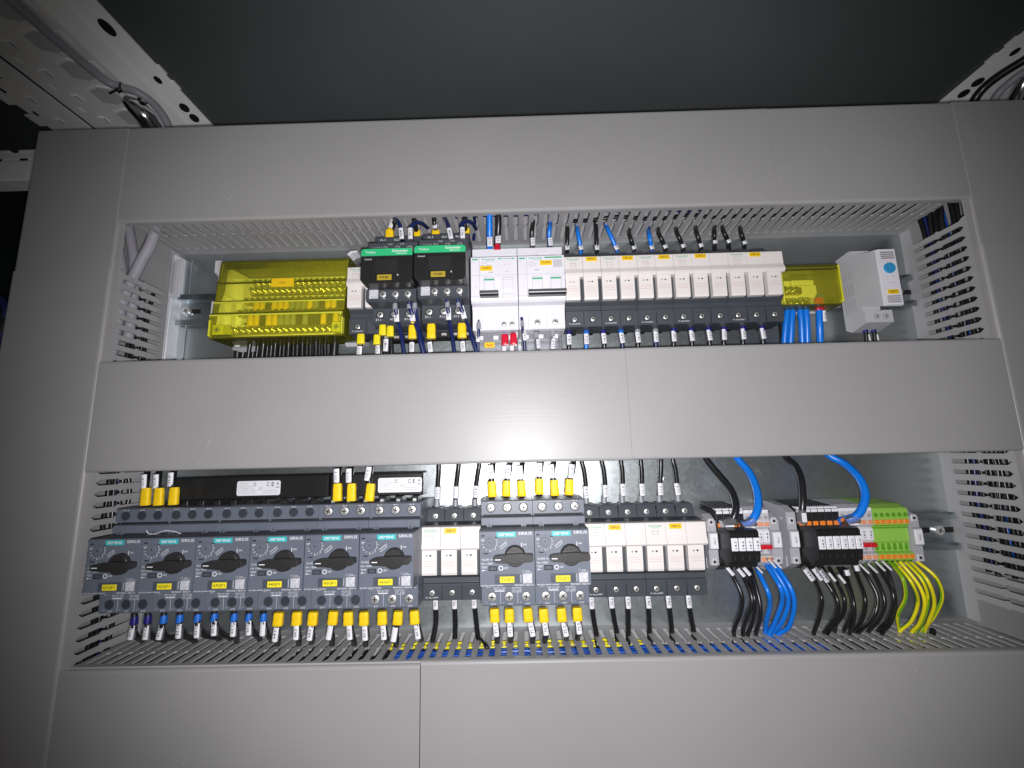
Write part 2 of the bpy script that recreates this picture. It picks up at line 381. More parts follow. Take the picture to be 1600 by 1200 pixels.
mb.box(-330, 400, 0, .25, 95, 96.2, galv, 0)
for x, z in ((-150, -140), (150, -30), (330, 110), (-330, 215)): mb.cyl(x, 0, z, 3.4, 2.2, galv, 6); mb.cyl(x, 0, z, 5, .6, galv, 18)
tag(mb.build('mounting_plate', org=(0, 0, -330)), 'galvanised steel mounting plate behind the rails and devices', 'mounting plate', kind='structure')

# ------------------------------------------------------------------ slotted trunking
def wall(mb, axis, c, a0, a1, sgn, skip=lambda s: False, pitch=10.0, dm=67.0):
    # one slotted side wall in the plane x=c or z=c; sgn = side the 1.5 mm thickness grows to
    t0, t1 = (c, c + 1.5*sgn)
    def add(poly):     # poly in (s, d)
        n = len(poly); vs = []
        for t in (t0, t1):
            for s_, d in poly: vs.append((s_, d, t) if axis == 'x' else (t, d, s_))
        mb.add(vs, [tuple(range(n)), tuple(range(2*n-1, n-1, -1))] + [(i, (i+1) % n, n+(i+1) % n, n+i) for i in range(n)], ductw)
    add([(a0, 0), (a1, 0), (a1, 12), (a0, 12)])
    n = int((a1 - a0)/pitch)
    for i in range(n):
        s_ = a0 + pitch*(i + .5)
        if skip(s_): continue
        h = 2.85
        add([(s_-h-.5, 12), (s_+h+.5, 12), (s_+h, 13.5), (s_+h, 36.5), (s_+h+.9, 38.2), (s_+h+.9, 40), (s_+h-.4, 41.5), (s_+h-.4, 61), (s_+pitch/2, 64.5), (s_+pitch/2, dm), (s_-pitch/2, dm), (s_-pitch/2, 64.5), (s_-h+.4, 61), (s_-h+.4, 41.5), (s_-h-.9, 40), (s_-h-.9, 38.2), (s_-h, 36.5), (s_-h, 13.5)])
def cover(parent, axis, a0, a1, c0, c1, m, dd=0.0, tilt=0.0):
    # folded lid: flat front at 70.6 mm, rounded shoulders, short lips hugging the walls
    q = [(63.5, c0), (67.6, c0), (69.2, c0+.3), (70.2, c0+1.1), (70.6, c0+2.6), (70.6, c1-2.6), (70.2, c1-1.1), (69.2, c1-.3), (67.6, c1), (63.5, c1),
         (63.5, c1-.6), (67, c1-.7), (68.4, c1-2), (69, c1-3), (69, c0+3), (68.4, c0+2), (67, c0+.7), (63.5, c0+.6)]
    q = [(d + dd + tilt*(c-c0)/(c1-c0), c) for d, c in q]
    mb = MB()
    if axis == 'x': mb.prism([(d, c) for d, c in q], a0, a1, 'x', m)
    else: mb.prism([(c, d) for d, c in q], a0, a1, 'z', m)
    for i in range(len(mb.sm)): mb.sm[i] = False
    return mb.build('cover', parent)
def duct(axis, a0, a1, c0, c1, label, covers, skip0=lambda s: False, skip1=lambda s: False):
    org = (a0, 0, c0) if axis == 'x' else (c0, 0, a0)
    t = thing('wiring_duct', org, label, 'wiring duct', 'slotted grey wiring ducts framing the rails')
    mb = MB()
    if axis == 'x': mb.box(a0, a1, .3, 2, c0+1.5, c1-1.5, ductw, 0)
    else: mb.box(c0+1.5, c1-1.5, .3, 2, a0, a1, ductw, 0)
    mb.build('base', t)
    for c, s, sk in ((c0, 1, skip0), (c1, -1, skip1)):
        mb = MB(); wall(mb, axis, c, a0, a1, s, sk)
        if axis == 'z': mb.box(c, c+7.5*s, 67.05, 68.2, a0, a1, ductw, 0)
        mb.build('slotted_wall', t)
    for cv in covers: cover(t, axis, *cv)
    return t
duct('x', XL1, XR0, T0, T1, 'top horizontal grey wiring duct under the dark roof', [(-381.5, 253.9, T0-1, T1+1, duct_sc), (254.0, 434, T0-1.6, T1+.4, ductx, .25)])
duct('x', XL1, XR0, M0, M1, 'middle horizontal grey wiring duct between the two device rows', [(-381.5, 98.7, M0-.6, M1+.6, ductx), (98.8, 434, M0-.2, M1+.8, ductx, .35)])
duct('x', XL1, XR0, B0, B1, 'bottom horizontal grey wiring duct below the motor breakers', [(-381.0, -84.2, B0-1, B1-1.4, ductx, -.5), (-83.4, 434, B0, B1+1, ductx)])
duct('z', B0, T1, XL0, XL1, 'left upright grey wiring duct beside the yellow terminal block', [(B0, 181.5, XL0-1, XL1-5.4, ductz), (182, T1+1, XL0-1, XL1-5.4, ductz, -1.2)],
     skip1=lambda s: s > 184 and s < 231 or (M0-2 < s < M1+2 and False))
duct('z', B0, T1, XR0, XR1, 'right upright grey wiring duct beside the white thermostat', [(B0, 181.5, XR0+5.9, XR1+1, ductz), (182, T1+1, XR0+5.9, XR1+1, ductz, -1.2)],
     skip0=lambda s: s > 213 and s < 231 or s < -146)

# cables lying inside the trunking, seen through the slots
def inner(axis, a0, a1, c, d, r, m, label, amp=2.0):
    pts = []
    for i in range(15):
        u = a0 + (a1-a0)*i/14; e, g = random.uniform(-amp, amp), random.uniform(-amp, amp)
        pts.append((u, d+g, c+e) if axis == 'x' else (c+e, d+g, u))
    mb = MB(); mb.tube(spline(pts, 4), r, m, 7)
    return tag(mb.build('cable', org=pts[0]), label, 'cable', 'cables lying inside the wiring ducts')
for i in range(7): inner('x', -110 if i < 5 else -370, 265 if i < 5 else 425, B1-4.8 if i < 5 else B1-12, (57.5, 52.5, 48.5, 43, 39, 34, 50)[i], (2.1, 1.8, 2.0, 1.9, 1.7, 2, 2)[i], k_dbl if i < 5 else k_blk, 'blue cable lying along the inside of the bottom duct' if i < 5 else 'black cable lying along the inside of the bottom duct', .9)
for i in range(3): inner('x', -130, 110, B1-8, (16, 20, 24)[i], 1.4, k_yg, 'yellow and green earth cable lying inside the bottom duct', 1.2)
for i in range(5): inner('x', (60, -60, 120, -200, 40)[i], 425, T0+14+5*(i % 3), 24+9*i, 2.0, k_nav if i % 2 else k_blk, 'navy cable lying along the inside of the top duct' if i % 2 else 'black cable lying along the inside of the top duct')
for i in range(9): inner('z', -122, 318, XR0+14+7*(i % 3), 12+12*(i//3), 2.1, (k_blk, k_nav if i < 4 else k_blk, k_dbl if i == 5 else k_blk)[i % 3], ('black', 'navy' if i < 4 else 'black', 'blue' if i == 5 else 'black')[i % 3] + ' cable running up inside the right duct')
for i in range(5): inner('z', -240, 178, XL1-14-6*(i % 3), 16+14*(i//3), 2.0, (k_blk, k_blk, k_nav)[i % 3], ('black', 'black', 'navy')[i % 3] + ' cable running up inside the left duct')
# grey cables crossing the cut-out of the left duct, the black corner of the other trunking behind them
for k, (pts, r) in enumerate(((((-396, 44, 118), (-397, 42, 160), (-402, 40, 196), (-411, 38, 222), (-424, 36, 262)), 4.6),
                              (((-388, 38, 118), (-388, 38, 165), (-391, 38, 200), (-399, 36, 226), (-411, 34, 262)), 4.6),
                              (((-392, 50, 100), (-390, 48, 150), (-381, 44, 195), (-372.5, 42, 222), (-366, 40, 262)), 5.0))):
    mb = MB(); mb.tube(spline(pts), r, k_gry, 12)
    tag(mb.build('cable', org=pts[0]), ('thick grey cable leaning left in the cut-out of the left duct', 'middle thick grey cable in the cut-out of the left duct', 'thick grey cable leaning right across the corner by the top duct')[k], 'cable', 'thick grey cables in the left corner')
t = thing('hex_bolt', (-462, 6, 214), 'dark hexagon bolt at the upper left corner inside the duct', 'bolt'); mb = MB()
mb.cyl(-458, 3, 214, 7, 10, chrome, 6); mb.cyl(-458, 3, 214, 9, 4, chrome, 18); mb.build('head', t)
mb = MB(); mb.box(-371, -367.5, .3, 16, 99, 222, zinc, .4); mb.box(-367.5, -360, .3, 1.8, 99, 222, galv, .4)
tag(mb.build('edge_strip', org=(-371, 0, 99)), 'narrow upright zinc angle strip left of the yellow block', 'angle strip')
mb = MB(); mb.box(-369, -357, 16.5, 19, 172, 214, whiteg, .6); mb.box(-366, -362, 19, 21, 176, 210, tgrey, .5)
tag(mb.build('marker_plate', org=(-369, 16.5, 172)), 'small white plate standing at the corner of the top duct', 'plate')

# ------------------------------------------------------------------ rails
def rail(z, x0, x1, label):
    t = thing('din_rail', (x0, 0, z-17.5), label, 'rail', 'zinc device rails')
    pr = [(0, z-12.5), (0, z+12.5), (6.3, z+12.5), (6.3, z+17.5), (7.5, z+17.5), (7.5, z+11.3), (1.2, z+11.3), (1.2, z-11.3), (7.5, z-11.3), (7.5, z-17.5), (6.3, z-17.5), (6.3, z-12.5)]
    mb = MB(); mb.prism([(d+.3, q) for d, q in pr], x0, x1, 'x', railm)
    s = x0 + 22
    while s < x1: mb.box(s-7, s+7, 1.4, 1.65, z-2.6, z+2.6, blackm, 0); s += 25
    mb.build('rail_profile', t, 0.3)
    for x in (x0+14, x1-14):
        mb = MB(); mb.cyl(x, 1.3, z, 4.6, 4.2, screwm, 16); mb.screw(x, 4.6, z, 3.9); mb.build('screw', t)
rail(161.5, -374, 427, 'upper zinc rail carrying the contactors and circuit breakers')
rail(-85, -374, 427, 'lower zinc rail carrying the motor breakers and terminals')

# ------------------------------------------------------------------ cabinet frame at the top corners
def disc(mb, c, u, v, ru, rv, m, n=20):
    vs = [tuple(c[i] + u[i]*ru*math.cos(2*math.pi*k/n) + v[i]*rv*math.sin(2*math.pi*k/n) for i in range(3)) for k in range(n)]
    mb.add(vs, [tuple(range(n))], m)
def top_frame(sgn, xa, xb, xc, xd, label):
    t = thing('frame_rail', (xa, -120, 430), label, 'frame rail', 'painted frame rails under the roof')
    y0, y1 = -140, 330
    mb = MB(); mb.prism([(xa, 447), (xb, 430), (xb, 432.5), (xa, 449)], y0, y1, 'd', steel_paint)
    mb.prism([(xa+sgn*19, 437.6), (xa+sgn*22, 435.6), (xb-sgn*3, 430.6), (xb-sgn*4, 430.4), (xb-sgn*5, 431.6), (xa+sgn*21, 437.2)], y0, y1, 'd', steel_paint)
    L = math.hypot(xb-xa, 17); u = ((xb-xa)/L, 0, -17/L); v = (0, 1, 0); nx = (-u[2]*0, 0, 0)
    def on(s, d): return (xa + u[0]*s + sgn*u[2]*.35, d, 447 + u[2]*s - abs(u[0])*.35)
    for s, d, ru, rv in ((L*.25, 77, 4.6, 9.5), (L*.25, 14, 3, 5.5), (L*.26, -27, 4.6, 7), (L*.26, -44, 4.6, 7), (L*.3, 130, 3.2, 8.5), (L*.3, 190, 3.2, 8.5), (L*.3, -100, 3.2, 6.5)):
        disc(mb, on(s, d), u, v, ru, rv, blackm)
    for d in (22, 1): mb.box(xa-sgn*2.5, xa+sgn*.5, d-6, d+6, 447.5, 449.2, steel_paint, 0)
    mb.build('hole_flange', t, 0.3)
    mb = MB(); mb.box(xb, xc, y0, y1, 430, 432.2, steel_paint, .4)
    # embossed hexagon windows, half-moon knock-outs
    for k in range(-7, 12):
        d = 8 + 34*k; x = xb + (xc-xb)*.34; W = abs(xc-xb)*.17
        hexp = [(x-W, d-9), (x, d-14), (x+W, d-9), (x+W, d+9), (x, d+14), (x-W, d+9)]
        mb.prism([(p, q) for p, q in hexp], 428.6, 430, 'z', steel_paint)
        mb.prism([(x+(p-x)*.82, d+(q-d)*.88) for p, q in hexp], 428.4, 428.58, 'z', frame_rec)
        mb.box(xb+(xc-xb)*.70, xb+(xc-xb)*.78, d-7, d+3, 428.4, 430, steel_paint, .5)
        mb.box(xb+(xc-xb)*.70, xb+(xc-xb)*.71, d-6, d+2, 428.3, 428.45, blackm, 0)
        mb.box(xb+(xc-xb)*.86, xb+(xc-xb)*.90, d+10, d+17, 429, 430, steel_paint, .4)
        mb.box(xb+(xc-xb)*.08, xb+(xc-xb)*.13, d-4, d+10, 429, 430, steel_paint, .4)
    mb.build('hexagon_band', t, 0)
    mb = MB(); mb.box(xc+sgn*4.5, xd, y0, y1, 429.5, 432, steel_paint, .4); mb.box(xc-sgn*1, xc+sgn*5.5, y0, y1, 434, 435, blackm, 0)
    for k in range(-7, 12):
        d = 8 + 34*k; mb.box(xc+(xd-xc)*.50, xc+(xd-xc)*.58, d-7, d+3, 428.4, 429.5, steel_paint, .4)
        mb.box(xc+(xd-xc)*.5, xc+(xd-xc)*.52, d-6, d+2, 428.2, 428.38, blackm, 0)
        mb.box(xd, xd+sgn*9, d-9, d+9, 429.5, 432, steel_paint, .4); mb.box(xc+(xd-xc)*.82, xc+(xd-xc)*.86, d+9, d+15, 428.3, 429.5, blackm, 0)
    mb.build('slotted_band', t, 0)
    return t
top_frame(-1, -403, -443, -541, -597, 'pale perforated frame rail under the roof with hexagon embossing and grey cable')
top_frame(1, 572, 618, 716, 772, 'pale perforated frame rail at the right corner under the roof')
mb = MB(); mb.tube(spline([Z(-60, -62, 421), Z(10, -6, 421), Z(62, 40, 421), Z(120, 90, 421), Z(165, 126, 420), Z(190, 137, 419), Z(212, 143, 418), Z(235, 158, 416), Z(253, 178, 412), Z(264, 200, 406), Z(268, 226, 398)], 8), 4.4, k_gry, 12)
tag(mb.build('cable', org=Z(190, 137, 419)), 'grey cable running along the left frame rail under the roof', 'cable')
mb = MB(); a = Z(187, 137, 419); c0_ = Z(190, 134, 419); tv = Vector(Z(196, 139, 419)) - Vector(Z(178, 131, 419)); tv.normalize(); sv = tv.cross(Vector((0, 0, 1))).normalized(); uv_ = sv.cross(tv)
mb.tube([tuple(Vector(a) + sv*5.0*math.cos(k*math.pi/6) + uv_*5.0*math.sin(k*math.pi/6)) for k in range(13)], 1.3, k_blk, 6)
mb.tube([Z(185, 140, 413), Z(179, 142, 412), Z(171, 146, 411)], 1.2, k_blk, 6); q_ = Z(186, 140, 413); mb.box(q_[0]-2.5, q_[0]+2.5, q_[1]-2.5, q_[1]+2.5, q_[2]-2, q_[2]+1, k_blk, .5)
tag(mb.build('cable_tie', org=a), 'black cable tie holding the grey cable at the left frame rail', 'cable tie')
t = thing('frame_bolt', Z(225, 172, 420), 'shiny chrome bolt head beside the grey cable at the left frame', 'bolt')
mb = MB(); mb.tube([Z(200, 158, 424), Z(210, 165, 419), Z(228, 182, 414), Z(243, 206, 406)], [7, 10, 11.5, 12], chrome, 18); mb.build('shaft', t)
c = Z(222, 164, 408); mb = MB(); mb.cyl(c[0], c[1], 416, 2.2, 409, chrome, 6, axis='z') if 0 else mb.tube([(c[0], c[1], 418), (c[0]+1, c[1]+1, 409)], 3.2, chrome, 6); mb.tube([(c[0], c[1], 418), (c[0]+.6, c[1]+.6, 412.5)], 4.6, chrome, 16); mb.build('hex_head', t)
mb = MB(); mb.tube(spline([Z(1640, 70, 424), Z(1597, 96, 422), Z(1562, 118, 420), Z(1537, 138, 416), Z(1522, 158, 408), Z(1515, 180, 400)], 6), 4.6, k_blk, 12)
tag(mb.build('cable', org=Z(1562, 118, 420)), 'thick black cable bending down at the right frame rail', 'cable')
mb = MB(); mb.tube(spline([Z(1640, 92, 424), Z(1602, 112, 420), Z(1577, 130, 416), Z(1556, 152, 408), Z(1548, 180, 400)], 6), 4.0, k_gry, 12)
tag(mb.build('cable', org=Z(1577, 130, 416)), 'grey cable beside the black one at the right frame rail', 'cable')
t = thing('frame_bolt', Z(1592, 134, 418), 'dark bolt head at the right edge below the frame rail', 'bolt'); mb = MB(); mb.tube([Z(1606, 118, 424), Z(1598, 134, 416), Z(1590, 156, 408)], [6, 8, 9], chrome, 12); mb.build('shaft', t)
# cross rail behind the left duct
t = thing('cross_rail', (-760, -40, 342), 'pale horizontal frame rail showing left of the left wiring duct', 'frame rail'); mb = MB()
mb.box(-790, -490, -45, -30, 372, 389, steel_paint, .8); mb.box(-790, -634, -45, -30, 389, 392.5, steel_paint, .3); mb.box(-622, -490, -45, -30, 389, 392.5, steel_paint, .3); mb.box(-790, -490, -45, -22, 345, 371, steel_paint, 1.2); mb.box(-790, -490, -30, -29.6, 380, 385, steel_paint, 0)
for x in (-645, -612, -580): mb.box(x-6, x+4, -30, -29.7, 377, 383, blackm, 0)
mb.build('rail_profile', t)
for k, (px, m, nm) in enumerate(((4, k_nav, 'navy'), (1, k_blk, 'black'))):
    mb = MB(); mb.tube([P(px-12, 462+k*18, 20), P(px, 470+k*20, 22), P(px+6, 486+k*20, 20), P(px-8, 540, 20)], 3.4, m, 8)
    tag(mb.build('cable', org=P(px, 470+k*20, 22)), nm + ' cable just showing at the left edge beyond the left duct', 'cable')
# ------------------------------------------------------------------ devices
def fuse_holder(x0, n, p, zt, zb, zm, d_, logo, lab, text, label, top=13, zbase=24):
    W = n*p
    t = thing('fuse_holder', (x0, 0, zb-zbase), label, 'fuse holder', 'cream fuse holders')
    mb = MB()
    mb.prism([(8, zb-zbase+6), (8, zt+top-3), (30, zt+top), (38, zt+top), (42, zt+1.6), (d_-6, zt+.6), (d_-6, zb-1), (d_-10, zb-4), (d_-10, zb-8), (d_-8, zb-9), (d_-9, zb-zbase), (30, zb-zbase-1), (24, zb-zbase+8)], x0+.15, x0+W-.15, 'x', slate)
    for i in range(n):
        x = x0 + i*p
        if i: mb.box(x-.18, x+.18, d_-9.5, d_-7.7, zb-zbase+.3, zb-9.2, blackm, 0); mb.box(x-.18, x+.18, 38, 42.2, zt+2, zt+top-1, blackm, 0)
        mb.cyl(x+p/2, d_-9.5, zb-zbase/2-5, 3.6, d_-8.25, slate, 18); mb.cyl(x+p/2, d_-9, zb-zbase/2-5, 2.9, d_-8.15, blackm, 18)
        mb.box(x+3, x+p-3, 24, 40, zt+top-.2, zt+top+.7, slate, .4)
        mb.box(x+5, x+p-5, 26, 36, zb-zbase-1.6, zb-zbase-.5, blackm, 0)
    mb.text('Fu 32A/690V', x0+p*(logo+.5), d_-8.5, zb-zbase+2.6, 1.3, wink, p*.62)
    mb.build('base', t, 0.35)
    for i in range(n):
        x = x0 + (i+.5)*p
        mb = MB(); mb.screw(x, d_-7.7, zb-zbase/2-5, 2.5); mb.build('screw', t)
        mb = MB(); mb.screw(x, 41.5, zt+top/2, 2.6); mb.build('screw', t)
        a, b = x0+i*p+.12, x0+(i+1)*p-.12; lo = a+.4; hi = a+p*.80
        mb = MB()
        mb.prism([(d_-8, zt), (d_-.6, zt), (d_, zt-.8), (d_+.3, zm+8), (d_+2.2, zm+3.4), (d_+2.2, zm+1.6), (d_+.4, zm), (d_-8, zm)], a, b, 'x', cream)
        mb.prism([(d_-8, zm), (d_-.2, zm), (d_-.8, zb+2), (d_-1.6, zb), (d_-8, zb)], lo, hi, 'x', cream)
        mb.box(hi, b, d_-8, d_-5.2, zb, zm, slate, 0)
        for k in (.36, .60):
            mb.cyl(lo+(hi-lo)*k, d_-1, zm-4.3, .95, d_-.32, dimink if k < .5 or x < 60 and zt > 0 else ink, 12)
        for k, q in enumerate((9.2, 11.0, 12.8)): mb.box(lo+1.6, lo+(hi-lo)*(.94, .86, .9)[k], d_-1.1, d_-.28, zm-q-.22, zm-q, redink, 0)
        if i == logo:
            mb.text('Schneider', x, d_+.1, zt-2.6, 1.8, green, p*.70); mb.text('Electric', x+.6, d_+.1, zt-4.3, .9, green, p*.40)
            mb.text('DF102' if n == 2 else 'DF103', x-.5, d_+.15, zt-7.3, 1.2, dimink, p*.36); mb.text('10 x 38', x-.3, d_+.2, zt-9.4, 1.1, dimink, p*.36)
            mb.text('IEC 60947-3', x, d_+.3, zt-11.6, .8, redink, p*.46); mb.text('690V 32A', x, d_+.4, zt-13, .7, redink, p*.4)
        mb.build('fuse_carrier', t, 0.45)
    x = x0 + (lab+.5)*p
    mb = MB(); mb.box(x-5.4, x+5.2, d_-.2, d_+.6, zt-5.4, zt-1.0, yel, .2); mb.text(text, x, d_+.6, zt-3.2, 2.0, ink, 7.6); mb.build('label_tag', t)
    return t
UZ = dict(zt=184.5, zb=141.5, zm=163.5, d_=62)
LZ = dict(zt=-62.3, zb=-102.3, zm=-81.5, d_=63, top=12.5, zbase=22.5)
for x0, n, lg, lb, tx, ds in ((48.5, 2, 0, 1, '14FU1', 'two-pole cream fuse holder with yellow tag 14FU1 next to the white breakers'),
                              (83.1, 2, 0, 1, '14FU2', 'two-pole cream fuse holder with yellow tag 14FU2 in the upper row'),
                              (117.7, 2, 0, 1, '16FU1', 'two-pole cream fuse holder with yellow tag 16FU1 in the upper row'),
                              (152.3, 3, 0, 1, '12FU1', 'three-pole cream fuse holder with yellow tag 12FU1 in the upper row'),
                              (204.2, 3, 0, 1, '12FU2', 'three-pole cream fuse holder with yellow tag 12FU2 beside the small yellow block')):
    fuse_holder(x0, n, 17.3, logo=lg, lab=lb, text=tx, label=ds, **UZ)
fuse_holder(-86.5, 3, 17.4, logo=0, lab=1, text='70FU1', label='cream fuse holder with yellow tag 70FU1 between the motor breakers', **LZ)
fuse_holder(55.5, 3, 17.4, logo=0, lab=1, text='73FU1', label='cream fuse holder with yellow tag 73FU1 right of the last motor breaker', **LZ)
fuse_holder(107.7, 3, 17.4, logo=0, lab=1, text='74FU1', label='cream fuse holder with yellow tag 74FU1 next to the black terminals', **LZ)
fuse_holder(-160.5, 2, 17.3, zt=181, zb=140.5, zm=161, d_=60, logo=0, lab=1, text='11FU1', label='cream fuse holder half hidden behind the left black contactor')

holem = mat('recess_plastic', (0.030, 0.037, 0.048), 0.5, var=0.1)
knobm = mat('knob_plastic', (0.022, 0.021, 0.021), 0.42, var=0.1, scale=80, bump=0.2, bscale=900)
def motor_breaker(x0, num, metal_top, metal_bot, label, top_on=True):
    W = 44.0
    t = thing('motor_breaker', (x0, 0, -124), label, 'motor breaker', 'grey rotary motor breakers of the lower row')
    a, b = x0+.15, x0+W-.15
    mb = MB()   # housing with upper and lower terminal shoulders
    mb.prism([(8, -118), (8, -42), (55, -40), (68.5, -40.2), (70, -41), (70, -51.6), (66, -51.9), (66, -53.4), (71, -53.7), (72, -54.4), (72, -60), (70, -61.5), (78, -62), (78, -103), (70, -104), (75, -105.5), (76.4, -106.5), (76.4, -122), (75.6, -123), (50, -123.5), (40, -116)], a, b, 'x', anth_l)
    mb.box(a+1, b-1, 66, 66.3, -53.3, -52, blackm, 0); mb.box(a+.2, b-.2, 69, 77.9, -62.1, -61.3, blackp, 0)
    for k in range(3):
        x = x0 + 8.2 + 14*k
        mb.cyl(x, 68, -46.2, 4.2, 70.15, anth, 22, cap=False); mb.cyl(x, 68, -46.2, 4.0, 70.12, blackm if metal_top else anth, 22)
        xb = x0 + 8.6 + 14*k
        mb.cyl(xb, 75, -116, 4.0, 76.5, anth, 22)
        mb.text('%dL%d' % (2*k+1, k+1), x, 70, -41.7, 1.0, wink, 4); mb.text('%d/T%d' % (2*k+2, k+1), xb+1, 76.4, -121.4, 1.2, wink, 3.6)
        mb.box(xb-5, xb-4.6, 76.4, 76.55, -120.5, -120, wink, 0)
        if k: mb.box(xb-7.1, xb-6.9, 76.4, 76.5, -121.5, -112, wink, 0)
    for k in range(4):
        mb.text(('240/415V 100kA', '400V Icu 55kA', '500V 10kA 690V', '')[k] or '-', x0+15, 76.45, -107.8-1.2*k, .8, wink, 11-k)
        mb.text(('IEC60947', 'trip 10A', 'UL 508', 'CSA')[k], x0+29, 76.45, -109-1.1*k, .75, wink, 8)
    mb.text('60V~', x0+6, 76.45, -108.2, .9, wink, 4); mb.text('AIC 65kA', x0+38.5, 76.45, -107.3, .8, wink, 8)
    for xx in (x0+7, x0+36): mb.cyl(xx, 68, -60.2, 2.2, 72.6, anth_l, 14); mb.cyl(xx, 70, -60.2, 1.2, 72.7, anth, 10)
    mb.build('housing', t, 0.3)
    if metal_top:
        for k in range(3): mb = MB(); mb.screw(x0+8.2+14*k, 70.8, -46.2, 3.7); mb.build('screw', t)
    else:
        for k in range(3): mb = MB(); mb.cyl(x0+8.2+14*k, 69, -46.2, 3.5, 70.35, holem, 20); mb.build('screw', t)
    for k in range(3):
        mb = MB()
        if metal_bot: mb.screw(x0+8.6+14*k, 77.3, -116, 3.7)
        else: mb.cyl(x0+8.6+14*k, 75, -116, 3.6, 76.62, holem, 20)
        mb.build('screw', t)
    mb = MB()   # front cover with printing
    mb.prism([(76, -61.4), (91, -61.4), (92, -62.2), (92, -103.2), (91.4, -103.8), (76, -103.8)], a+.25, b-.25, 'x', anth_l)
    mb.box(a+.6, b-.6, 77, 90.6, -61.38, -61.1, blackp, 0)
    D = 92
    mb.box(x0+14, x0+29.2, D-.2, D+.15, -66.3, -62.3, teal, 0); mb.text('SIEMENS', x0+21.6, D+.15, -64.3, 2.0, paper, 12)
    mb.text('SIRIUS', x0+36.8, D, -63.7, 2.3, wink, 10.6)
    mb.cyl(x0+8.6, D-.3, -70.2, 4.6, D+.1, anth_l, 24); mb.ring(x0+8.6, D, -70.2, 4.35, 4.65, anth, 24); mb.cyl(x0+8.6, D, -70.2, 3.2, D+.8, anth_l, 20, 2.9)
    mb.screw(x0+8.6, D+.9, -70.2, 1.3, slate)
    for k in range(9):
        an = math.radians(170 + k*24); c, s = math.cos(an), math.sin(an)
        mb.tube([(x0+8.6+c*5.2, D+.06, -70.2+s*5.2), (x0+8.6+c*6.9, D+.06, -70.2+s*6.9)], .22, wink, 4, .3)
    for k in range(5):
        an = [math.radians(35 - 16*(k+j)) for j in (0, 1)]
        mb.tube([(x0+8.6+math.cos(q)*5.6, D+.06, -70.2+math.sin(q)*5.6) for q in an], .22, wink, 4, .3)
    mb.text('10A', x0+3.1, D, -68.2, 1.2, wink, 3); mb.text('7', x0+3.4, D, -73.8, 1.1, wink); mb.text('8', x0+9, D, -77, 1.1, wink); mb.text('9', x0+12.6, D, -75.6, 1.1, wink)
    mb.box(x0+1.6, x0+4.4, D-.2, D+.06, -65.6, -64.6, blackm, 0); mb.box(x0+12.6, x0+15, D-.2, D+.06, -66.9, -66, blackm, 0)
    mb.box(x0+2.2, x0+8.6, D-.2, D+.5, -80.6, -77.8, anth_l, .5); mb.box(x0+3.6, x0+7.2, D+.3, D+.55, -79, -78.2, blackm, 0)
    mb.text('TRIPPED', x0+19, D, -72, 1.0, wink, 7.5, 38)
    mb.tube([(x0+16.8, D+.06, -75.6), (x0+19.6, D+.06, -73.8), (x0+22.4, D+.06, -71.2)], .32, wink, 4, .3)
    mb.box(x0+33.4, x0+33.9, D-.1, D+.08, -74.6, -70.8, wink, 0); mb.text('ON', x0+36.2, D, -72.2, 1.4, wink, 2.8)
    mb.text('CLASS 10', x0+6.4, D, -83.2, 1.3, wink, 9); mb.text('12x 120A', x0+6, D, -86.2, 1.3, wink, 9)
    mb.text('TEST', x0+4.0, D, -89, 1.4, wink, 4.6); mb.box(x0+2, x0+3.2, D-.1, D+.08, -91.8, -90.8, wink, 0); mb.box(x0+3, x0+5.4, D-.1, D+.07, -91.45, -91.15, wink, 0)
    mb.box(x0+7.2, x0+14, D-.2, D+.12, -91.8, -88.2, blackm, 0); mb.box(x0+8, x0+13.2, D, D+.3, -91.2, -88.8, anth, .2)
    mb.ring(x0+17, D, -89.8, 1.2, 1.85, wink, 20); mb.text('OFF', x0+21, D, -89.8, 1.3, wink, 3)
    mb.tube([(x0+33.5, D+.06, -92.6), (x0+36, D+.06, -91.6)], .15, wink, 4, .3); mb.text('5.6', x0+38.3, D, -92.2, 1.0, wink, 2.6); mb.box(x0+35, x0+42, D-.1, D+.06, -93.3, -93.1, wink, 0)
    mb.box(x0+12, x0+31.5, D-.2, D+.25, -101.3, -94.6, anth, .2)
    mb.box(x0+32.4, x0+32.7, D-.1, D+.07, -100.6, -95, wink, 0)
    mb.box(x0+34.2, x0+41.4, D-.2, D+.14, -101.4, -94.2, stick, 0)
    mb.text('IEC/EN 60947 GE/DE', x0+10, D, -102.7, 1.0, wink, 17); mb.text('3RV2021-4EA10', x0+35, D, -102.7, 1.15, wink, 15)
    mb.build('front_cover', t, 0.3)
    mb = MB(); mb.box(x0+16, x0+27.4, D+.2, D+.8, -100.6, -96.0, yell2, .15); mb.text(num, x0+21.7, D+.8, -98.3, 2.3, ink, 9.0); mb.build('label_tag', t)
    mb = MB(); X, ZK = x0+28.4, -80.6
    mb.cyl(X, D, ZK, 8.4, D+3.2, knobm, 40, 7.9); mb.cyl(X, D+3.2, ZK, 7.9, D+3.8, knobm, 40, 7.3)
    zq = ZK-1.0
    hp = [(x0+11.2, zq+.2), (x0+12.2, zq+1.9), (x0+14.5, zq+2.5), (X-9, zq+2.9), (X-5, zq+3.7), (X+5, zq+4.0), (X+9, zq+3.3), (x0+41, zq+3.2), (x0+42.6, zq+2.6), (x0+42.8, zq-1.0), (x0+41, zq-2.2), (X+8.5, zq-2.4), (X+5, zq-3.2), (X-4, zq-3.4), (X-9, zq-2.8), (x0+14.5, zq-2.5), (x0+12.2, zq-1.8)]
    mb.prism(hp, D+1.2, D+8.5, 'd', knobm)
    mb.box(x0+12.8, x0+17.4, D+8.3, D+8.65, zq-.38, zq+.38, paper, 0)
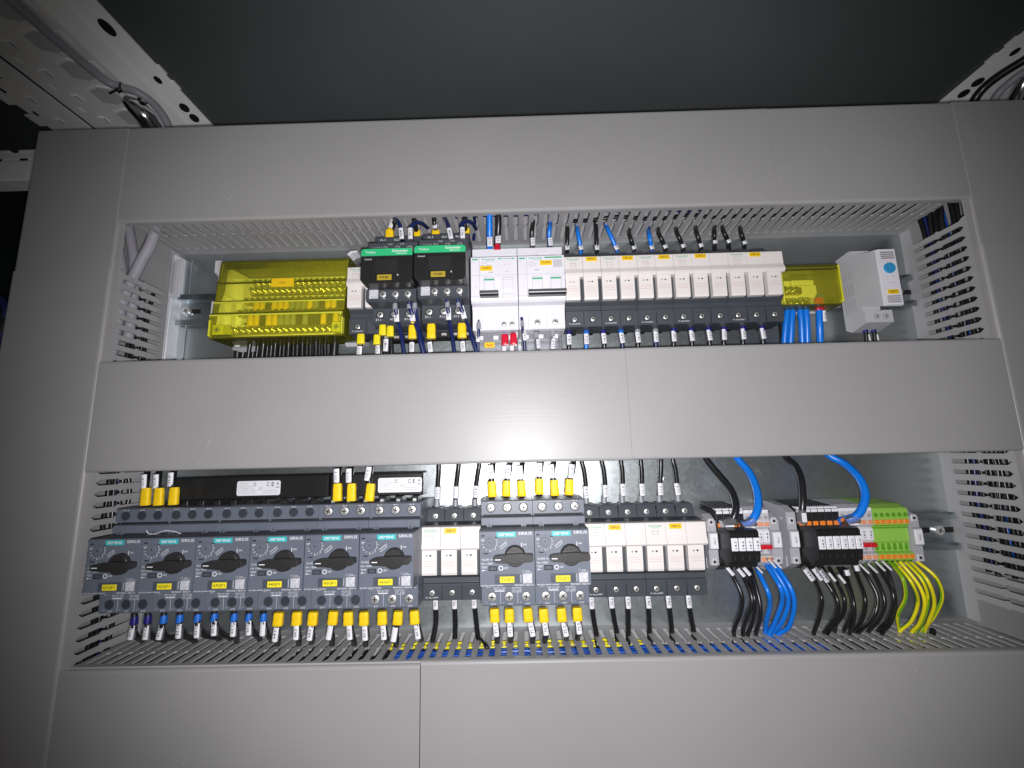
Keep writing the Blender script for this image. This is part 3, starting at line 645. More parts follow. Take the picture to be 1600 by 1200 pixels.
    mb.build('rotary_knob', t, 0.7)
    return t
for i, nm in enumerate(('61QF1', '62QF1', '63QF1', '64QF1', '65QF1', '66QF1')):
    motor_breaker(-349 + 44*i, nm, i >= 4, i == 5, 'grey motor breaker with black rotary knob and yellow tag ' + nm)
motor_breaker(-33, '71QF1', True, True, 'grey motor breaker with black rotary knob and yellow tag 71QF1')
motor_breaker(11, '72QF1', True, True, 'grey motor breaker with black rotary knob and yellow tag 72QF1')

# black three-phase busbars behind the first six breakers
def busbar(x0, x1, xl, label):
    t = thing('busbar', (x0, 30, -42), label, 'busbar', 'black busbars feeding the motor breakers')
    mb = MB(); mb.box(x0, x1, 32, 50, -36, -15.5, blackp, .8); mb.box(x0+1, x1-1, 50, 50.8, -35.2, -16.4, blackp, .3)
    x = x0 + 6
    while x < x1-4: mb.box(x-2.8, x+2.8, 40, 56, -41.5, -36, blackp, .5); mb.box(x-1.6, x+1.6, 56, 57.5, -41, -38, screwm if x > -175 else blackm, .2); x += 14.6
    mb.build('bar_housing', t)
    mb = MB(); W, H = 40, 13; z1, d = -20.0, 50.8
    pr = [(xl+1.2, z1), (xl+W-1.2, z1), (xl+W, z1-1.2), (xl+W, z1-H+1.2), (xl+W-1.2, z1-H), (xl+1.2, z1-H), (xl, z1-H+1.2), (xl, z1-1.2)]
    mb.prism(pr, d, d+.2, 'd', paper); d += .2
    mb.text('C', xl+28.6, d, z1-3.2, 3.6, ink, 2.4); mb.text('E', xl+33, d, z1-3.2, 3.6, ink, 2.3)
    mb.text('UK', xl+16.4, d, z1-2.1, 1.5, ink, 3); mb.text('CA', xl+16.4, d, z1-4.1, 1.5, ink, 3)
    mb.box(xl+36, xl+39, d-.1, d+.08, z1-6.3, z1-5.7, ink, 0); mb.box(xl+36.6, xl+38.4, d-.1, d+.08, z1-3.8, z1-1.8, dimink, 0)
    mb.tube([(xl+22+1.5*math.cos(k*.6), d, z1-6.9+1.2*math.sin(k*.6)) for k in range(11)], .22, dimink, 4); mb.text('UL', xl+22, d, z1-6.9, 1.1, dimink)
    for k in range(6): mb.text(('Siemens AG', '3RV1915-1DB', 'Imax 63A Ue 690V', 'IEC 60947-1  Ith', 'c Ue Ui 690 V~  Uimp 6kV', 'UL 508  CSA C22.2')[k], xl+1.6+(4.2, 5, 7, 8, 10, 9)[k]*.9, d, z1-1.7-1.75*k, .8, dimink, (8, 9, 13, 14, 18, 16)[k])
    for k in range(2): mb.box(xl+24, xl+38, d-.1, d+.06, z1-9.1-1.9*k, z1-8.8-1.9*k, dimink, 0)
    mb.build('rating_label', t)
busbar(-322, -174.5, -258, 'long black busbar with white rating label above the left motor breakers')
busbar(-172.5, -87.5, -128.5, 'short black busbar with white rating label above the two right breakers')

def contactor(x0, dz, num, label):
    W = 45.6; t = thing('contactor', (x0, 0, 122+dz), label, 'contactor', 'black and green contactors')
    a, b = x0+.2, x0+W-.2
    def z(q): return q + dz
    mb = MB()
    mb.prism([(8, z(118)), (8, z(212)), (56, z(213.5)), (60, z(212)), (60, z(205)), (56, z(203)), (56, z(146)), (62, z(142)), (62, z(125)), (58, z(122)), (40, z(121)), (30, z(114))], a-.8, b-.8, 'x', slate)
    for k in range(3):
        x = x0 + 7.5 + 13.6*k
        mb.cyl(x-1, 60, z(132.5), 4.0, 62.15, blackm, 20); mb.ring(x-1, 62, z(132.5), 3.9, 4.4, slate, 20)
        mb.text('%dT%d' % (2*k+2, k+1), x-2.6, 62, z(127.6), 2.0, wink, 5); mb.text('%dL%d' % (2*k+1, k+1), x-1, 60, z(209), 2.0, wink, 5)
        mb.cyl(x, 54, z(204.5), 3.4, 58, slate, 16)
    mb.box(a+2, b-3, 30, 44, z(112), z(118), blackp, .5)
    for k in range(4): mb.box(x0+4+11*k, x0+9+11*k, 44, 45, z(114), z(116.5), screwm, .2)
    mb.build('base', t, 0.4)
    mb = MB()
    mb.prism([(55, z(138.5)), (81, z(138)), (83, z(139.5)), (83, z(149)), (78, z(150)), (78, z(181)), (80, z(183)), (80, z(195.5)), (76, z(198)), (55, z(199))], a, b, 'x', slate)
    for k in range(3):
        x = x0 + 15.5 + 11.2*k
        mb.cyl(x, 82, z(144.3), 2.9, 83.1, blackm, 18); mb.cyl(x, 79, z(189.5), 3.2, 80.1, blackm, 18)
        mb.text(('14', '22', 'A2')[k], x+1, 83, z(140.4), 1.0, wink, 2.2)
    mb.text('LC1D09', x0+8, 80, z(191), 1.2, dimink, 8); mb.text('13 NO', x0+20, 80, z(194), 1.0, wink, 4); mb.text('21 NC', x0+31, 80, z(194), 1.0, wink, 4)
    mb.box(x0+3.0, x0+11.2, 82.8, 83.15, z(140.6), z(148.8), stick, 0)
    mb.build('terminal_deck', t, 0.4)
    for k in range(3):
        mb = MB(); mb.screw(x0+15.5+11.2*k, 84.0, z(144.3), 3.0); mb.build('screw', t)
        mb = MB(); mb.screw(x0+15.5+11.2*k, 80.9, z(189.5), 3.0); mb.build('screw', t)
    for k in range(3): mb = MB(); mb.screw(x0+6.5+13.6*k, 62.9, z(132.5), 3.1); mb.build('screw', t)
    mb = MB()
    fr = [(a, z(152)), (a+2.4, z(148.8)), (b-2.4, z(148.8)), (b, z(152)), (b, z(178)), (b-.8, z(179.8)), (b-2.4, z(180.6)), (a+2.4, z(180.6)), (a+.8, z(179.8)), (a, z(178))]
    mb.prism(fr, 78, 98, 'd', blackp)
    mb.box(x0+11.5, x0+12.2, 97.8, 98.1, z(150), z(165), blackm, 0); mb.box(x0+33.5, x0+34.2, 97.8, 98.1, z(150), z(165), blackm, 0)
    mb.box(x0+13, x0+32, 97.6, 98.06, z(158), z(170.8), blackm, 0); mb.box(x0+12.8, x0+32.4, 97.9, 99.2, z(149.6), z(157.4), blackp, .5)
    mb.text('Control', x0+6.4, 98, z(171), 1.5, wink, 6.2); mb.cyl(x0+32.6, 98, z(155.8), .7, 98.8, wink, 10)
    mb.build('front_cover', t, 0.4)
    mb = MB()
    g = [(a+.1, z(174)), (b-.1, z(174)), (b-.1, z(178)), (b-.9, z(179.7)), (b-2.4, z(180.5)), (a+2.4, z(180.5)), (a+.9, z(179.7)), (a+.1, z(178))]
    mb.prism(g, 97.5, 98.5, 'd', greenb)
    mb.text('TeSys', x0+8.6, 98.5, z(177.0), 2.5, wink, 9); mb.text('Schneider', x0+34.5, 98.5, z(178.2), 2.4, paper, 14); mb.text('Electric', x0+36, 98.5, z(175.7), 1.2, paper, 9)
    mb.build('green_band', t)
    mb = MB(); mb.box(x0+15.2, x0+27.8, 99.1, 99.7, z(151), z(156), yeldim, .15); mb.text(num, x0+21.4, 99.7, z(153.4), 2.1, ink, 8.4); mb.build('label_tag', t)
contactor(-133.6, -1.0, '90KM1', 'left black contactor with green band and yellow tag 90KM1')
contactor(-87.0, 0.6, '90KM2', 'right black contactor with green band and yellow tag 90KM2')

def circuit_breaker(x0, kind, num, label):
    W = 44.0; t = thing('circuit_breaker', (x0, 0, 116), label, 'circuit breaker', 'white circuit breakers of the upper row')
    a, b = x0+.15, x0+W-.15
    mb = MB(); mb.prism([(8, 116), (8, 199), (50, 200), (53, 199), (53, 183), (60, 182), (60, 139), (57, 136), (55, 134), (55, 117), (54, 115.8), (20, 115)], a, b, 'x', white)
    for q in (9,): mb.box(x0+q-.12, x0+q+.12, 54, 55.12, 117, 134, dimink, 0)
    if kind == 1:
        mb.box(x0+26, x0+26.2, 54, 55.1, 117, 134, dimink, 0)
        for q in (30, 37.6): mb.cyl(x0+q, 53.5, 121.5, 2.6, 55.08, dimink, 16)
        for q in (15, 21.5): mb.cyl(x0+q, 51, 187, 2.4, 53.08, dimink, 16)
        mb.cyl(x0+4.5, 54, 125.5, 2.3, 55.3, paper, 18); mb.cyl(x0+4.5, 54, 125.5, .7, 55.5, whiteg, 10)
        mb.box(x0+29, x0+38, 54, 55.1, 130.2, 130.4, dimink, 0)
    else:
        mb.box(x0+26.5, x0+26.7, 54, 55.1, 117, 134, dimink, 0)
        for q in (17.5, 34.5): mb.cyl(x0+q, 53.5, 122.5, 3.0, 55.08, dimink, 18); mb.cyl(x0+q, 51, 187.3, 3.0, 53.08, dimink, 18); mb.ring(x0+q, 53, 188, 4.0, 4.25, dimink, 20)
        for q in (14, 31): mb.box(x0+q, x0+q+8, 54, 55.1, 129.5, 129.7, dimink, 0)
    mb.build('body', t, 0.5)
    for q, r in (((30, 2.3), (37.6, 2.3)) if kind == 1 else ((17.5, 2.7), (34.5, 2.7))):
        mb = MB(); mb.screw(x0+q, 55.8, 121.5 if kind == 1 else 122.5, r); mb.build('screw', t)
    mb = MB()
    mb.prism([(58, 137.5), (67, 138.2), (69.5, 140), (70, 142), (70, 164), (70, 182.3), (69, 183), (58, 183)], a+.2, b-.2, 'x', white)
    D = 70
    mb.box(x0+8.3, x0+8.55, D-.1, D+.07, 140, 182.5, dimink, 0); mb.box(a+.3, b-.3, D-.1, D+.06, 164.3, 164.55, tgrey, 0); mb.box(a+.3, b-.3, D-.1, D+.06, 143.6, 143.8, tgrey, 0)
    mb.box(x0+1.4, x0+7, D-.1, D+.1, 179.6, 180.9, green, 0); mb.text('iOF', x0+3, D, 177.3, 1, dimink)
    mb.text('Schneider', x0+17, D, 180.4, 2.1, green, 13.4); mb.text('Electric', x0+18.5, D, 178.4, 1.0, green, 7.5)
    if kind == 1: mb.box(x0+26, x0+29, D-.1, D+.1, 180, 181, green, 0); mb.box(x0+29, x0+38.6, D-.1, D+.1, 180.3, 180.7, green, 0); mb.box(x0+38.6, x0+41.5, D-.1, D+.1, 180, 181, green, 0)
    else: mb.box(x0+25.4, x0+42, D-.1, D+.1, 179.9, 181.2, green, 0)
    mb.text('iC60N' if kind == 2 else 'iDPN', x0+12.6, D, 176.3, 1.3, redink, 4.6); mb.text('C16 ~400V', x0+14, D, 174.4, 1, dimink, 9); mb.text('6000 3', x0+13.4, D, 172.7, .9, dimink, 6)
    if kind == 1: mb.text('Vigi 30mA', x0+34, D, 174.8, 1, redink, 9); mb.text('TEST', x0+34, D, 167.4, 1.2, dimink, 3); mb.text('A9N61', x0+19, D, 167.3, 1.1, ink, 4.5)
    else: mb.text('A9F74', x0+17.5, D, 168.4, 1.1, ink, 4.2); mb.box(x0+33.2, x0+42, D-.1, D+.08, 170.8, 178.4, whiteg, 0)
    mb.box(x0+3.8, x0+7, D-.1, D+.3, 151, 161, white, .2); mb.text('I', x0+5.4, D+.3, 155.5, 1.2, dimink); mb.text('o', x0+5.4, D+.3, 152.5, 1.1, dimink)
    mb.text('Ue 230V 50Hz', x0+15, D-.9, 140.3, .9, dimink, 9)
    mb.build('front', t, 0.35)
    mb = MB()
    xs = ((9.6, 26.2), (26.8, 43.2)) if kind == 2 else ((9.6, 25.5), (27, 43))
    for k, (p, q) in enumerate(xs):
        m = (p+q)/2 + x0
        mb.prism([(m-7.3, 145), (m-7.3, 156), (m-5.4, 161.4), (m-3.6, 162.6), (m+3.6, 162.6), (m+5.4, 161.4), (m+7.3, 156), (m+7.3, 145)], D, D+1.4, 'd', white)
        mb.box(m-5, m+5, D+1.2, D+3.4, 148.4, 161, white, .5)
        if not (kind == 1 and k == 1): mb.box(m-4.8, m+4.8, D+3.2, D+3.55, 157.8, 159.4, green, 0)
        else: mb.box(m-5, m+5, D+3.2, D+3.5, 158.2, 158.4, dimink, 0); mb.box(m-5.4, m+5.4, D+1, D+3, 139.8, 145, white, .4)
    mb.build('window_frame', t, 0.3)
    mb = MB(); p, q = (9.2, 26) if kind == 1 else (9.2, 43.6)
    mb.prism([(D-1, 142.2), (D+8, 141.2), (D+10, 142.4), (D+10.5, 145), (D+7, 147), (D-1, 147)], x0+p, x0+q, 'x', blackp); mb.box(x0+p+.3, x0+q-.3, D+9.6, D+10.7, 142.6, 143.3, white if kind == 2 else tgrey, .2)
    mb.build('toggle', t, 0.5)
    mb = MB()
    xx, zz = (x0+14.8, 171.2) if kind == 1 else (x0+26.5, 175.2)
    mb.box(xx-5.7, xx+5.7, D, D+.7, zz-2.4, zz+2.4, yel, .2); mb.text(num, xx, D+.7, zz, 2.0, ink, 8.2); mb.build('label_tag', t)
circuit_breaker(-40.5, 1, '13QF1', 'white circuit breaker with short black toggle and yellow tag 13QF1')
circuit_breaker(3.8, 2, '13QF2', 'white circuit breaker with wide black toggle and yellow tag 13QF2')
# clear terminal guards hanging under the two breakers
def guard(x0, x1, label, bar):
    t = thing('terminal_guard', (x0, 20, 92), label, 'terminal guard'); mb = MB()
    mb.box(x0, x1, 46, 48, 95, 115, clearp, .4); mb.box(x0, x1, 26, 46, 94, 96, clearp, .4); mb.box(x0, x0+1.5, 26, 46, 96.2, 115, clearp, .2); mb.box(x1-1.5, x1, 26, 46, 96.2, 115, clearp, .2)
    for k in range(3): mb.box(x0+2+k*(x1-x0-8)/2.2, x0+7+k*(x1-x0-8)/2.2, 47.8, 49, 108, 112, white, .3)
    mb.build('cover', t)
    if bar:
        mb = MB(); mb.box(x0+8, x0+18, 48.2, 50, 100, 105.4, yel, .5); mb.prism([(x0+10, 103.6), (x0+13, 102.2), (x0+16, 103.6), (x0+16, 102.6), (x0+13, 101.4), (x0+10, 102.6)], 50, 50.15, 'd', redp); mb.build('indicator', t)
guard(-38, 2.5, 'clear plastic terminal guard with small yellow indicator under breaker 13QF1', True)
guard(6, 45, 'clear plastic terminal guard under breaker 13QF2', False)

# ------------------------------------------------------------------ yellow distribution blocks
def yellow_block(x0, x1, z0, z1, dm, label, n, big):
    t = thing('terminal_block', (x0, 0, z0), label, 'terminal block', 'yellow covered distribution blocks')
    mb = MB(); mb.box(x0+2, x1-2, 8, 14, z0+4, z1-3, blockw, .8)
    if not big: mb.box(x1-26, x1-3, 14, 20, z0+6, z1-5, blockw, .8)
    if big:
        mb.prism([(14, z0+4), (14, z1-3), (44, z1-5), (46, z1-30), (52, z1-48), (56, z0+4)], x0+1.8, x0+4, 'x', blockw); mb.box(x0+4, x0+13, 14, 36, z0+18, z1-12, blockw, .6); mb.box(x0+4, x0+9, 36, 46, z0+18, z0+46, blockw, .6)
        mb.prism([(8, z0+9), (8, z1-3), (52, z1), (56, z1-2), (56, z1-14), (50, z1-16), (50, z1-42), (56, z1-44), (56, z0+14), (30, z0+3)], x0-3.4, x0-.6, 'x', whiteg)
        mb.prism([(10, z0+2), (30, z0-6), (36, z0-3), (20, z0+8)], x0+6, x0+24, 'x', whiteg); mb.prism([(10, z0+2), (40, z0-6), (44, z0-3), (20, z0+8)], x1-4, x1+9, 'x', whiteg)
        mb.prism([(x1-2, z1+3), (x1+1.5, z1+6), (x1+8, z1+6.5), (x1+8, z1+4.6), (x1+3, z1+4), (x1, z1+1)], 40, 52, 'd', white)
    mb.build('base', t)
    rows = ((184, 20), (173, 26), (159.5, 32), (144, 40), (124, 48)) if big else ((157, 28), (140, 36))
    for r, (z, d) in enumerate(rows):
        mb = MB(); mb.box(x0+(12 if big else 2), x1-(3 if big else 22), d-7, d, z-3.4, z+3.4, brass, .6); mb.build('brass_bar', t)
        mb = MB(); mb.box(x0+(8 if big else 1), x1-2, d-16, d-7.2, z-8, z+8, (blockw, whiteg)[r % 2], .6); mb.build('bar_carrier', t)
        for k in range(n):
            x = x0 + (16 if big else 5) + k*((x1-x0-24)/n if big else 5.6)
            s = MB(); s.cyl(x, d, z+.6, 2.7, d+2.6, screwm, 12, 2.6); s.dome(x, d+2.6, z+.6, 2.6, 1.4, chrome, 12); s.dome(x+2.2, d+.6, z-2.9, 1.3, 1.3, chrome, 8); s.build('screw', t)
    if big:
        for r, (z, d, code) in enumerate(((152, 36, '..yykyyygggygkyyk'), (134.6, 44, '..yykyygggkgkkyky'))):
            for k, ch in enumerate(code):
                if ch == '.': continue
                x = x0 + 16 + k*(x1-x0-24)/n
                s = MB(); s.tube([(x, d, z-5.4), (x, d, z-2), (x, d, z+4), (x, d-1, z+6)], [2.9, 3.0, 2.8, 2.0], k_yel if ch == 'y' else k_grb if ch == 'g' else k_blk, 12, .9); s.build('wire_boot', t)
    if big:
        mb = MB()
        for x in (x0+7, x1-6): mb.box(x-5, x+5, 40, dm-2.6, z0+4, z0+14, yedge, .6)
        mb.build('corner_post', t)
        for x in (x0+7, x1-6): s = MB(); s.cyl(x, dm-2.4, z0+8.5, 3.2, dm-1.8, screwm, 14); s.screw(x, dm-1.6, z0+8.5, 2.9); s.build('screw', t)
    else:
        mb = MB(); mb.text('IEC 1000', x1-14, 20.1, z1-12, 2.2, ink, 10); mb.build('printing', t)
    mb = MB()   # moulded yellow cover, 1.6 mm wall
    th = 1.6; sl = 6 if big else 3
    if big: o = [(12, z1), (dm-13, z1), (dm-9.5, z1-1.5), (dm-8.5, z1-10), (dm-7.5, z1-24), (dm-6.6, z1-26), (dm-5.5, z1-44), (dm-4, z1-46), (dm-3, z1-57), (dm, z1-59.5), (dm, z0+4), (dm-2.5, z0), (26, z0)]
    else: o = [(12, z1), (dm-5, z1), (dm-2, z1-2), (dm, z1-8), (dm, z0+5), (dm-3, z0+1), (dm-6, z0), (26, z0)]
    i_ = []
    for k, (d, z) in enumerate(o): i_.append((d-(th if 0 < k < len(o)-1 else 0), z + (-th if z > (z0+z1)/2 and k < 3 else th if k >= len(o)-2 else 0)))
    mb.prism(o + i_[::-1], x0, x1, 'x', yclear)
    for xa, xb in ((x0-.1, x0+th), (x1-th, x1+.1)): mb.prism(o, xa, xb, 'x', yclear)
    mb.build('cover', t, 0.4)
    mb = MB()
    for xa in (x0-.2, x1-1.2): mb.box(xa, xa+1.4, dm-5, dm+.15, z0+2, z0+18 if big else z1-3, yedge, .3)
    if big: mb.box(x0, x1, dm-.6, dm+.4, z1-61, z1-59.6, yedge, .2); mb.box(x0, x1, dm-4.5, dm-3.2, z1-47, z1-45.8, yedge, .2)
    mb.build('cover_rim', t)
    if big:
        mb = MB(); mb.box(-236, -214.5, dm-6.6, dm-5.2, 164.6, 173.2, yel, .2); mb.text('11X1', -225.4, dm-5.2, 168.6, 2.2, ink, 6.5); mb.build('label_tag', t)
    return t
yellow_block(-290, -163, 113, 195.5, 62, 'large distribution block under a clear yellow cover at the left end', 17, True)
yellow_block(259, 316, 134, 176.5, 52, 'small distribution block under a clear yellow cover beside the thermostat', 5, False)

# ------------------------------------------------------------------ thermostat
t = thing('thermostat', (345, 0, 116), 'white cabinet thermostat with blue dial on the upper rail', 'thermostat')
mb = MB(); mb.prism([(9, 140), (9, 196), (27, 198), (32, 196), (32, 192), (50, 186), (58, 184.5), (58, 128), (50, 131), (34, 136), (34, 131), (36, 131), (36, 119), (16, 114), (9, 118)], 347, 364.5, 'x', whiteg)
mb.prism([(16, 114), (36, 119), (36, 131.5), (16, 131.5)], 364.5, 374, 'x', whiteg)
for k in range(5):
    for zz, h in ((173, 9), (157, 13), (141, 13)): mb.box(346.85, 347.2, 13+k*3.2, 14.4+k*3.2, zz-h/2, zz+h/2, tgrey, 0)
for k in range(2): mb.cyl(358+9*k, 35, 125, 3.1, 36.1, tgrey, 18); mb.screw(358+9*k, 36.3, 125, 2.4, whiteg)
mb.build('housing', t, 0.5)
mb = MB(); mb.prism([(348, 128.5), (364, 128.5), (364, 184), (348, 184)], 58, 60, 'd', white)
for k in range(4): mb.box(350, 362.5, 59.8, 60.1, 180.5-2*k, 181.3-2*k, ink, 0); mb.box(350, 362.5, 59.8, 60.1, 131-0+1.9*k, 131.7+1.9*k, ink, 0)
mb.text('+20 +40', 356.5, 60, 171.5, 1.0, redink, 8); mb.text('0    60', 356, 60, 157, 1.0, dimink, 8); mb.text('NO 250V', 357, 60, 150.5, 1.0, dimink, 8); mb.text('5A', 357, 60, 147, 1.0, dimink)
mb.build('front', t, 0.4)
mb = MB(); mb.cyl(356, 60, 164.8, 5.3, 61.6, blued, 28, 5.0); mb.box(355.6, 356.4, 61.5, 61.9, 161, 168.6, blued, .1); mb.build('dial', t)
mb = MB(); mb.box(350.8, 361.2, 60, 60.5, 139.2, 143.6, yel, .2); mb.text('10BT1', 356, 60.5, 141.4, 1.7, ink, 7); mb.build('label_tag', t)

# ------------------------------------------------------------------ rail terminals of the lower row
TPROF = [(9, -52), (36, -54), (44, -57), (45, -58.5), (45, -71.5), (42.4, -73), (42.4, -86.5), (41, -87.5), (41, -94.5), (45, -96), (45, -101), (40, -105), (28, -108), (9, -116)]
def end_bracket(x0, tall, label, num):
    t = thing('end_bracket', (x0, 0, -113), label, 'end bracket', 'grey end brackets of the terminal rows')
    mb = MB(); z1 = -52 if tall else -58
    mb.prism([(9, z1), (34, z1-2), (44, z1-7), (44, -74), (46, -75), (46, -89), (44, -90), (44, -103), (36, -108), (28, -112), (9, -113)], x0, x0+8.4, 'x', tgrey)
    for z in (-66, -100): mb.box(x0+1.5, x0+6.6, 43.8, 45.2, z-3.2, z+3.2, whiteg, .4); mb.cyl(x0+4, 44, z, 1.3, 45.35, ink, 12)
    for d, z, dd, dz in ((16, -66, 2, 10), (24, -72, 2, 12), (33, -64, 5, 2), (30, -90, 2, 12), (20, -98, 8, 2), (36, -98, 2, 9)): mb.box(x0-.5, x0+.1, d, d+dd, z-dz, z, whiteg, .2); 
    mb.build('body', t, 0.4)
    mb = MB(); mb.box(x0+1, x0+7.8, 46, 47.2, -88.5, -75.6, paper, .3); mb.text(num, x0+4.8, 47.2, -82.4, 1.7, ink, 5.2, 90); mb.build('marker_tag', t)
def fuse_terminal(x0, w, num, label):
    t = thing('fuse_terminal', (x0, 0, -116), label, 'fuse terminal', 'black fuse terminals')
    a, b = x0+.1, x0+w-.1
    mb = MB(); mb.prism(TPROF, a, b, 'x', blackp); mb.cyl((a+b)/2, 44, -62.5, 2.2, 45.1, blackm, 14); mb.cyl((a+b)/2, 44, -98, 1.8, 45.1, blackm, 14)
    mb.build('body', t, 0.25)
    mb = MB(); mb.box(a+.8, b-.8, 44, 45.9, -70.6, -66.8, orange, .3); mb.build('release_button', t)
    mb = MB(); mb.box(a+.3, b-.3, 36, 44.5, -56.2, -54.5, paper, .3); mb.box(a+.3, b-.3, 44.5, 45.6, -59, -56.4, paper, .3); mb.build('marker_tag', t)
    mb = MB(); mb.prism([(42.4, -72), (48, -70), (58, -68.8), (66, -69.6), (68, -71.5), (67.4, -74), (68.6, -75.2), (68.6, -86), (68, -87.5), (66.5, -95.5), (62, -97), (60, -101), (56, -102), (52, -97.5), (44, -95), (42.6, -87)], a, b, 'x', blackp)
    mb.box((a+b)/2-.9, (a+b)/2+.9, 66.5, 68, -93.5, -89.5, blackm, 0); mb.build('fuse_lever', t, 0.35)
    mb = MB(); mb.box(a+.25, b-.25, 68.2, 69.5, -86, -75.4, paper, .4); mb.text(num, (a+b)/2+.5, 69.5, -80.9, 1.9, ink, 6.2, 90); mb.build('lever_tag', t)
def grey_terminal(x0, w, num, jumper, label):
    t = thing('rail_terminal', (x0, 0, -116), label, 'rail terminal', 'pale grey rail terminals')
    a, b = x0+.1, x0+w-.1; c = (a+b)/2
    mb = MB(); mb.prism(TPROF, a, b, 'x', whiteg); mb.cyl(c, 44, -62.8, 2.0, 45.1, tgrey, 14); mb.cyl(c, 44, -62.8, 1.2, 45.16, dimink, 12); mb.cyl(c, 44, -92, 1.2, 45.1, tgrey, 12); mb.build('body', t, 0.25)
    for q in (-70.5, -100.4): mb = MB(); mb.box(a+.5, b-.5, 44, 45.8, q, q+3.5, orangep, .3); mb.build('release_button', t)
    mb = MB(); mb.box(a+.15, b-.15, 42, 43.8, -84.6, -74.4, paper, .3); mb.text(num, c+.4, 43.8, -79.6, 1.8, ink, 6.2, 90); mb.box(a+.3, b-.3, 36, 45.6, -59, -56, paper, .3); mb.build('marker_tag', t)
    if jumper: mb = MB(); mb.box(a-.05, b+.05, 40.5, 46, -90.2, -86.6, redp, .3); mb.build('jumper', t)
for i, n in enumerate(('14.5', '14.6', '14.7', '14.8')):
    fuse_terminal(177.2+6.2*i, 6.2, n, 'black fuse terminal with white tag %s in the left terminal row' % n)
for i in range(4):
    grey_terminal(202.1+5.6*i, 5.6, ('14.1', '14.2', '14.7', '14.8')[i], i > 1, ('pale grey terminal right beside the left black fuse terminals', 'second pale grey terminal from the left black fuse terminals', 'pale grey terminal with tag 14.7 and red jumper in the left row', 'pale grey terminal with tag 14.8 next to the end bracket')[i])
end_bracket(168.4, False, 'grey end bracket between the cream fuse holders and black terminals', 'XL1')
end_bracket(224.8, False, 'grey end bracket closing the left terminal row on its right', 'XL1')
end_bracket(240.6, True, 'grey end bracket with wide flank starting the right terminal row', 'XV2')
for i in range(6):
    n = '14.%d' % (9+i); fuse_terminal(250.2+6.2*i, 6.2, n, 'black fuse terminal with white tag %s in the right terminal row' % n)
for i in range(5):
    grey_terminal(287.6+5.9*i, 5.9, '14.%d' % (2+i), i > 1, ('pale grey terminal right beside the right black fuse terminals', 'second pale grey terminal after the right black fuse terminals', 'middle one of the five pale grey terminals left of the green ones', 'pale grey terminal with red jumper, second left of the green ones', 'pale grey terminal touching the first green earth terminal')[i])
for i in range(6):
    x0 = 317.6 + 5.25*i; a, b = x0+.1, x0+5.15; c = (a+b)/2
    t = thing('earth_terminal', (x0, 0, -116), ('leftmost', 'second from the left', 'third from the left', 'third from the right', 'second from the right', 'rightmost')[i] + ' of the six green earth terminals', 'earth terminal', 'green earth terminals')
    mb = MB(); mb.prism(TPROF, a, b, 'x', lime)
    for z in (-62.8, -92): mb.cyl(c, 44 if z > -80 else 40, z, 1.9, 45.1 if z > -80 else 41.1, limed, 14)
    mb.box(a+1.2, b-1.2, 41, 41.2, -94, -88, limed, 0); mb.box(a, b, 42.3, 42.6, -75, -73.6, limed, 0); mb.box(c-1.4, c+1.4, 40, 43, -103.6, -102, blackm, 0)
    mb.build('body', t, 0.25)
    for q in (-70.5, -100.4): mb = MB(); mb.box(a+.3, b-.3, 44, 45.8, q, q+3.6, orange, .3); mb.build('release_button', t)
end_bracket(349.8, False, 'grey end bracket right of the green earth terminals', 'XV2')
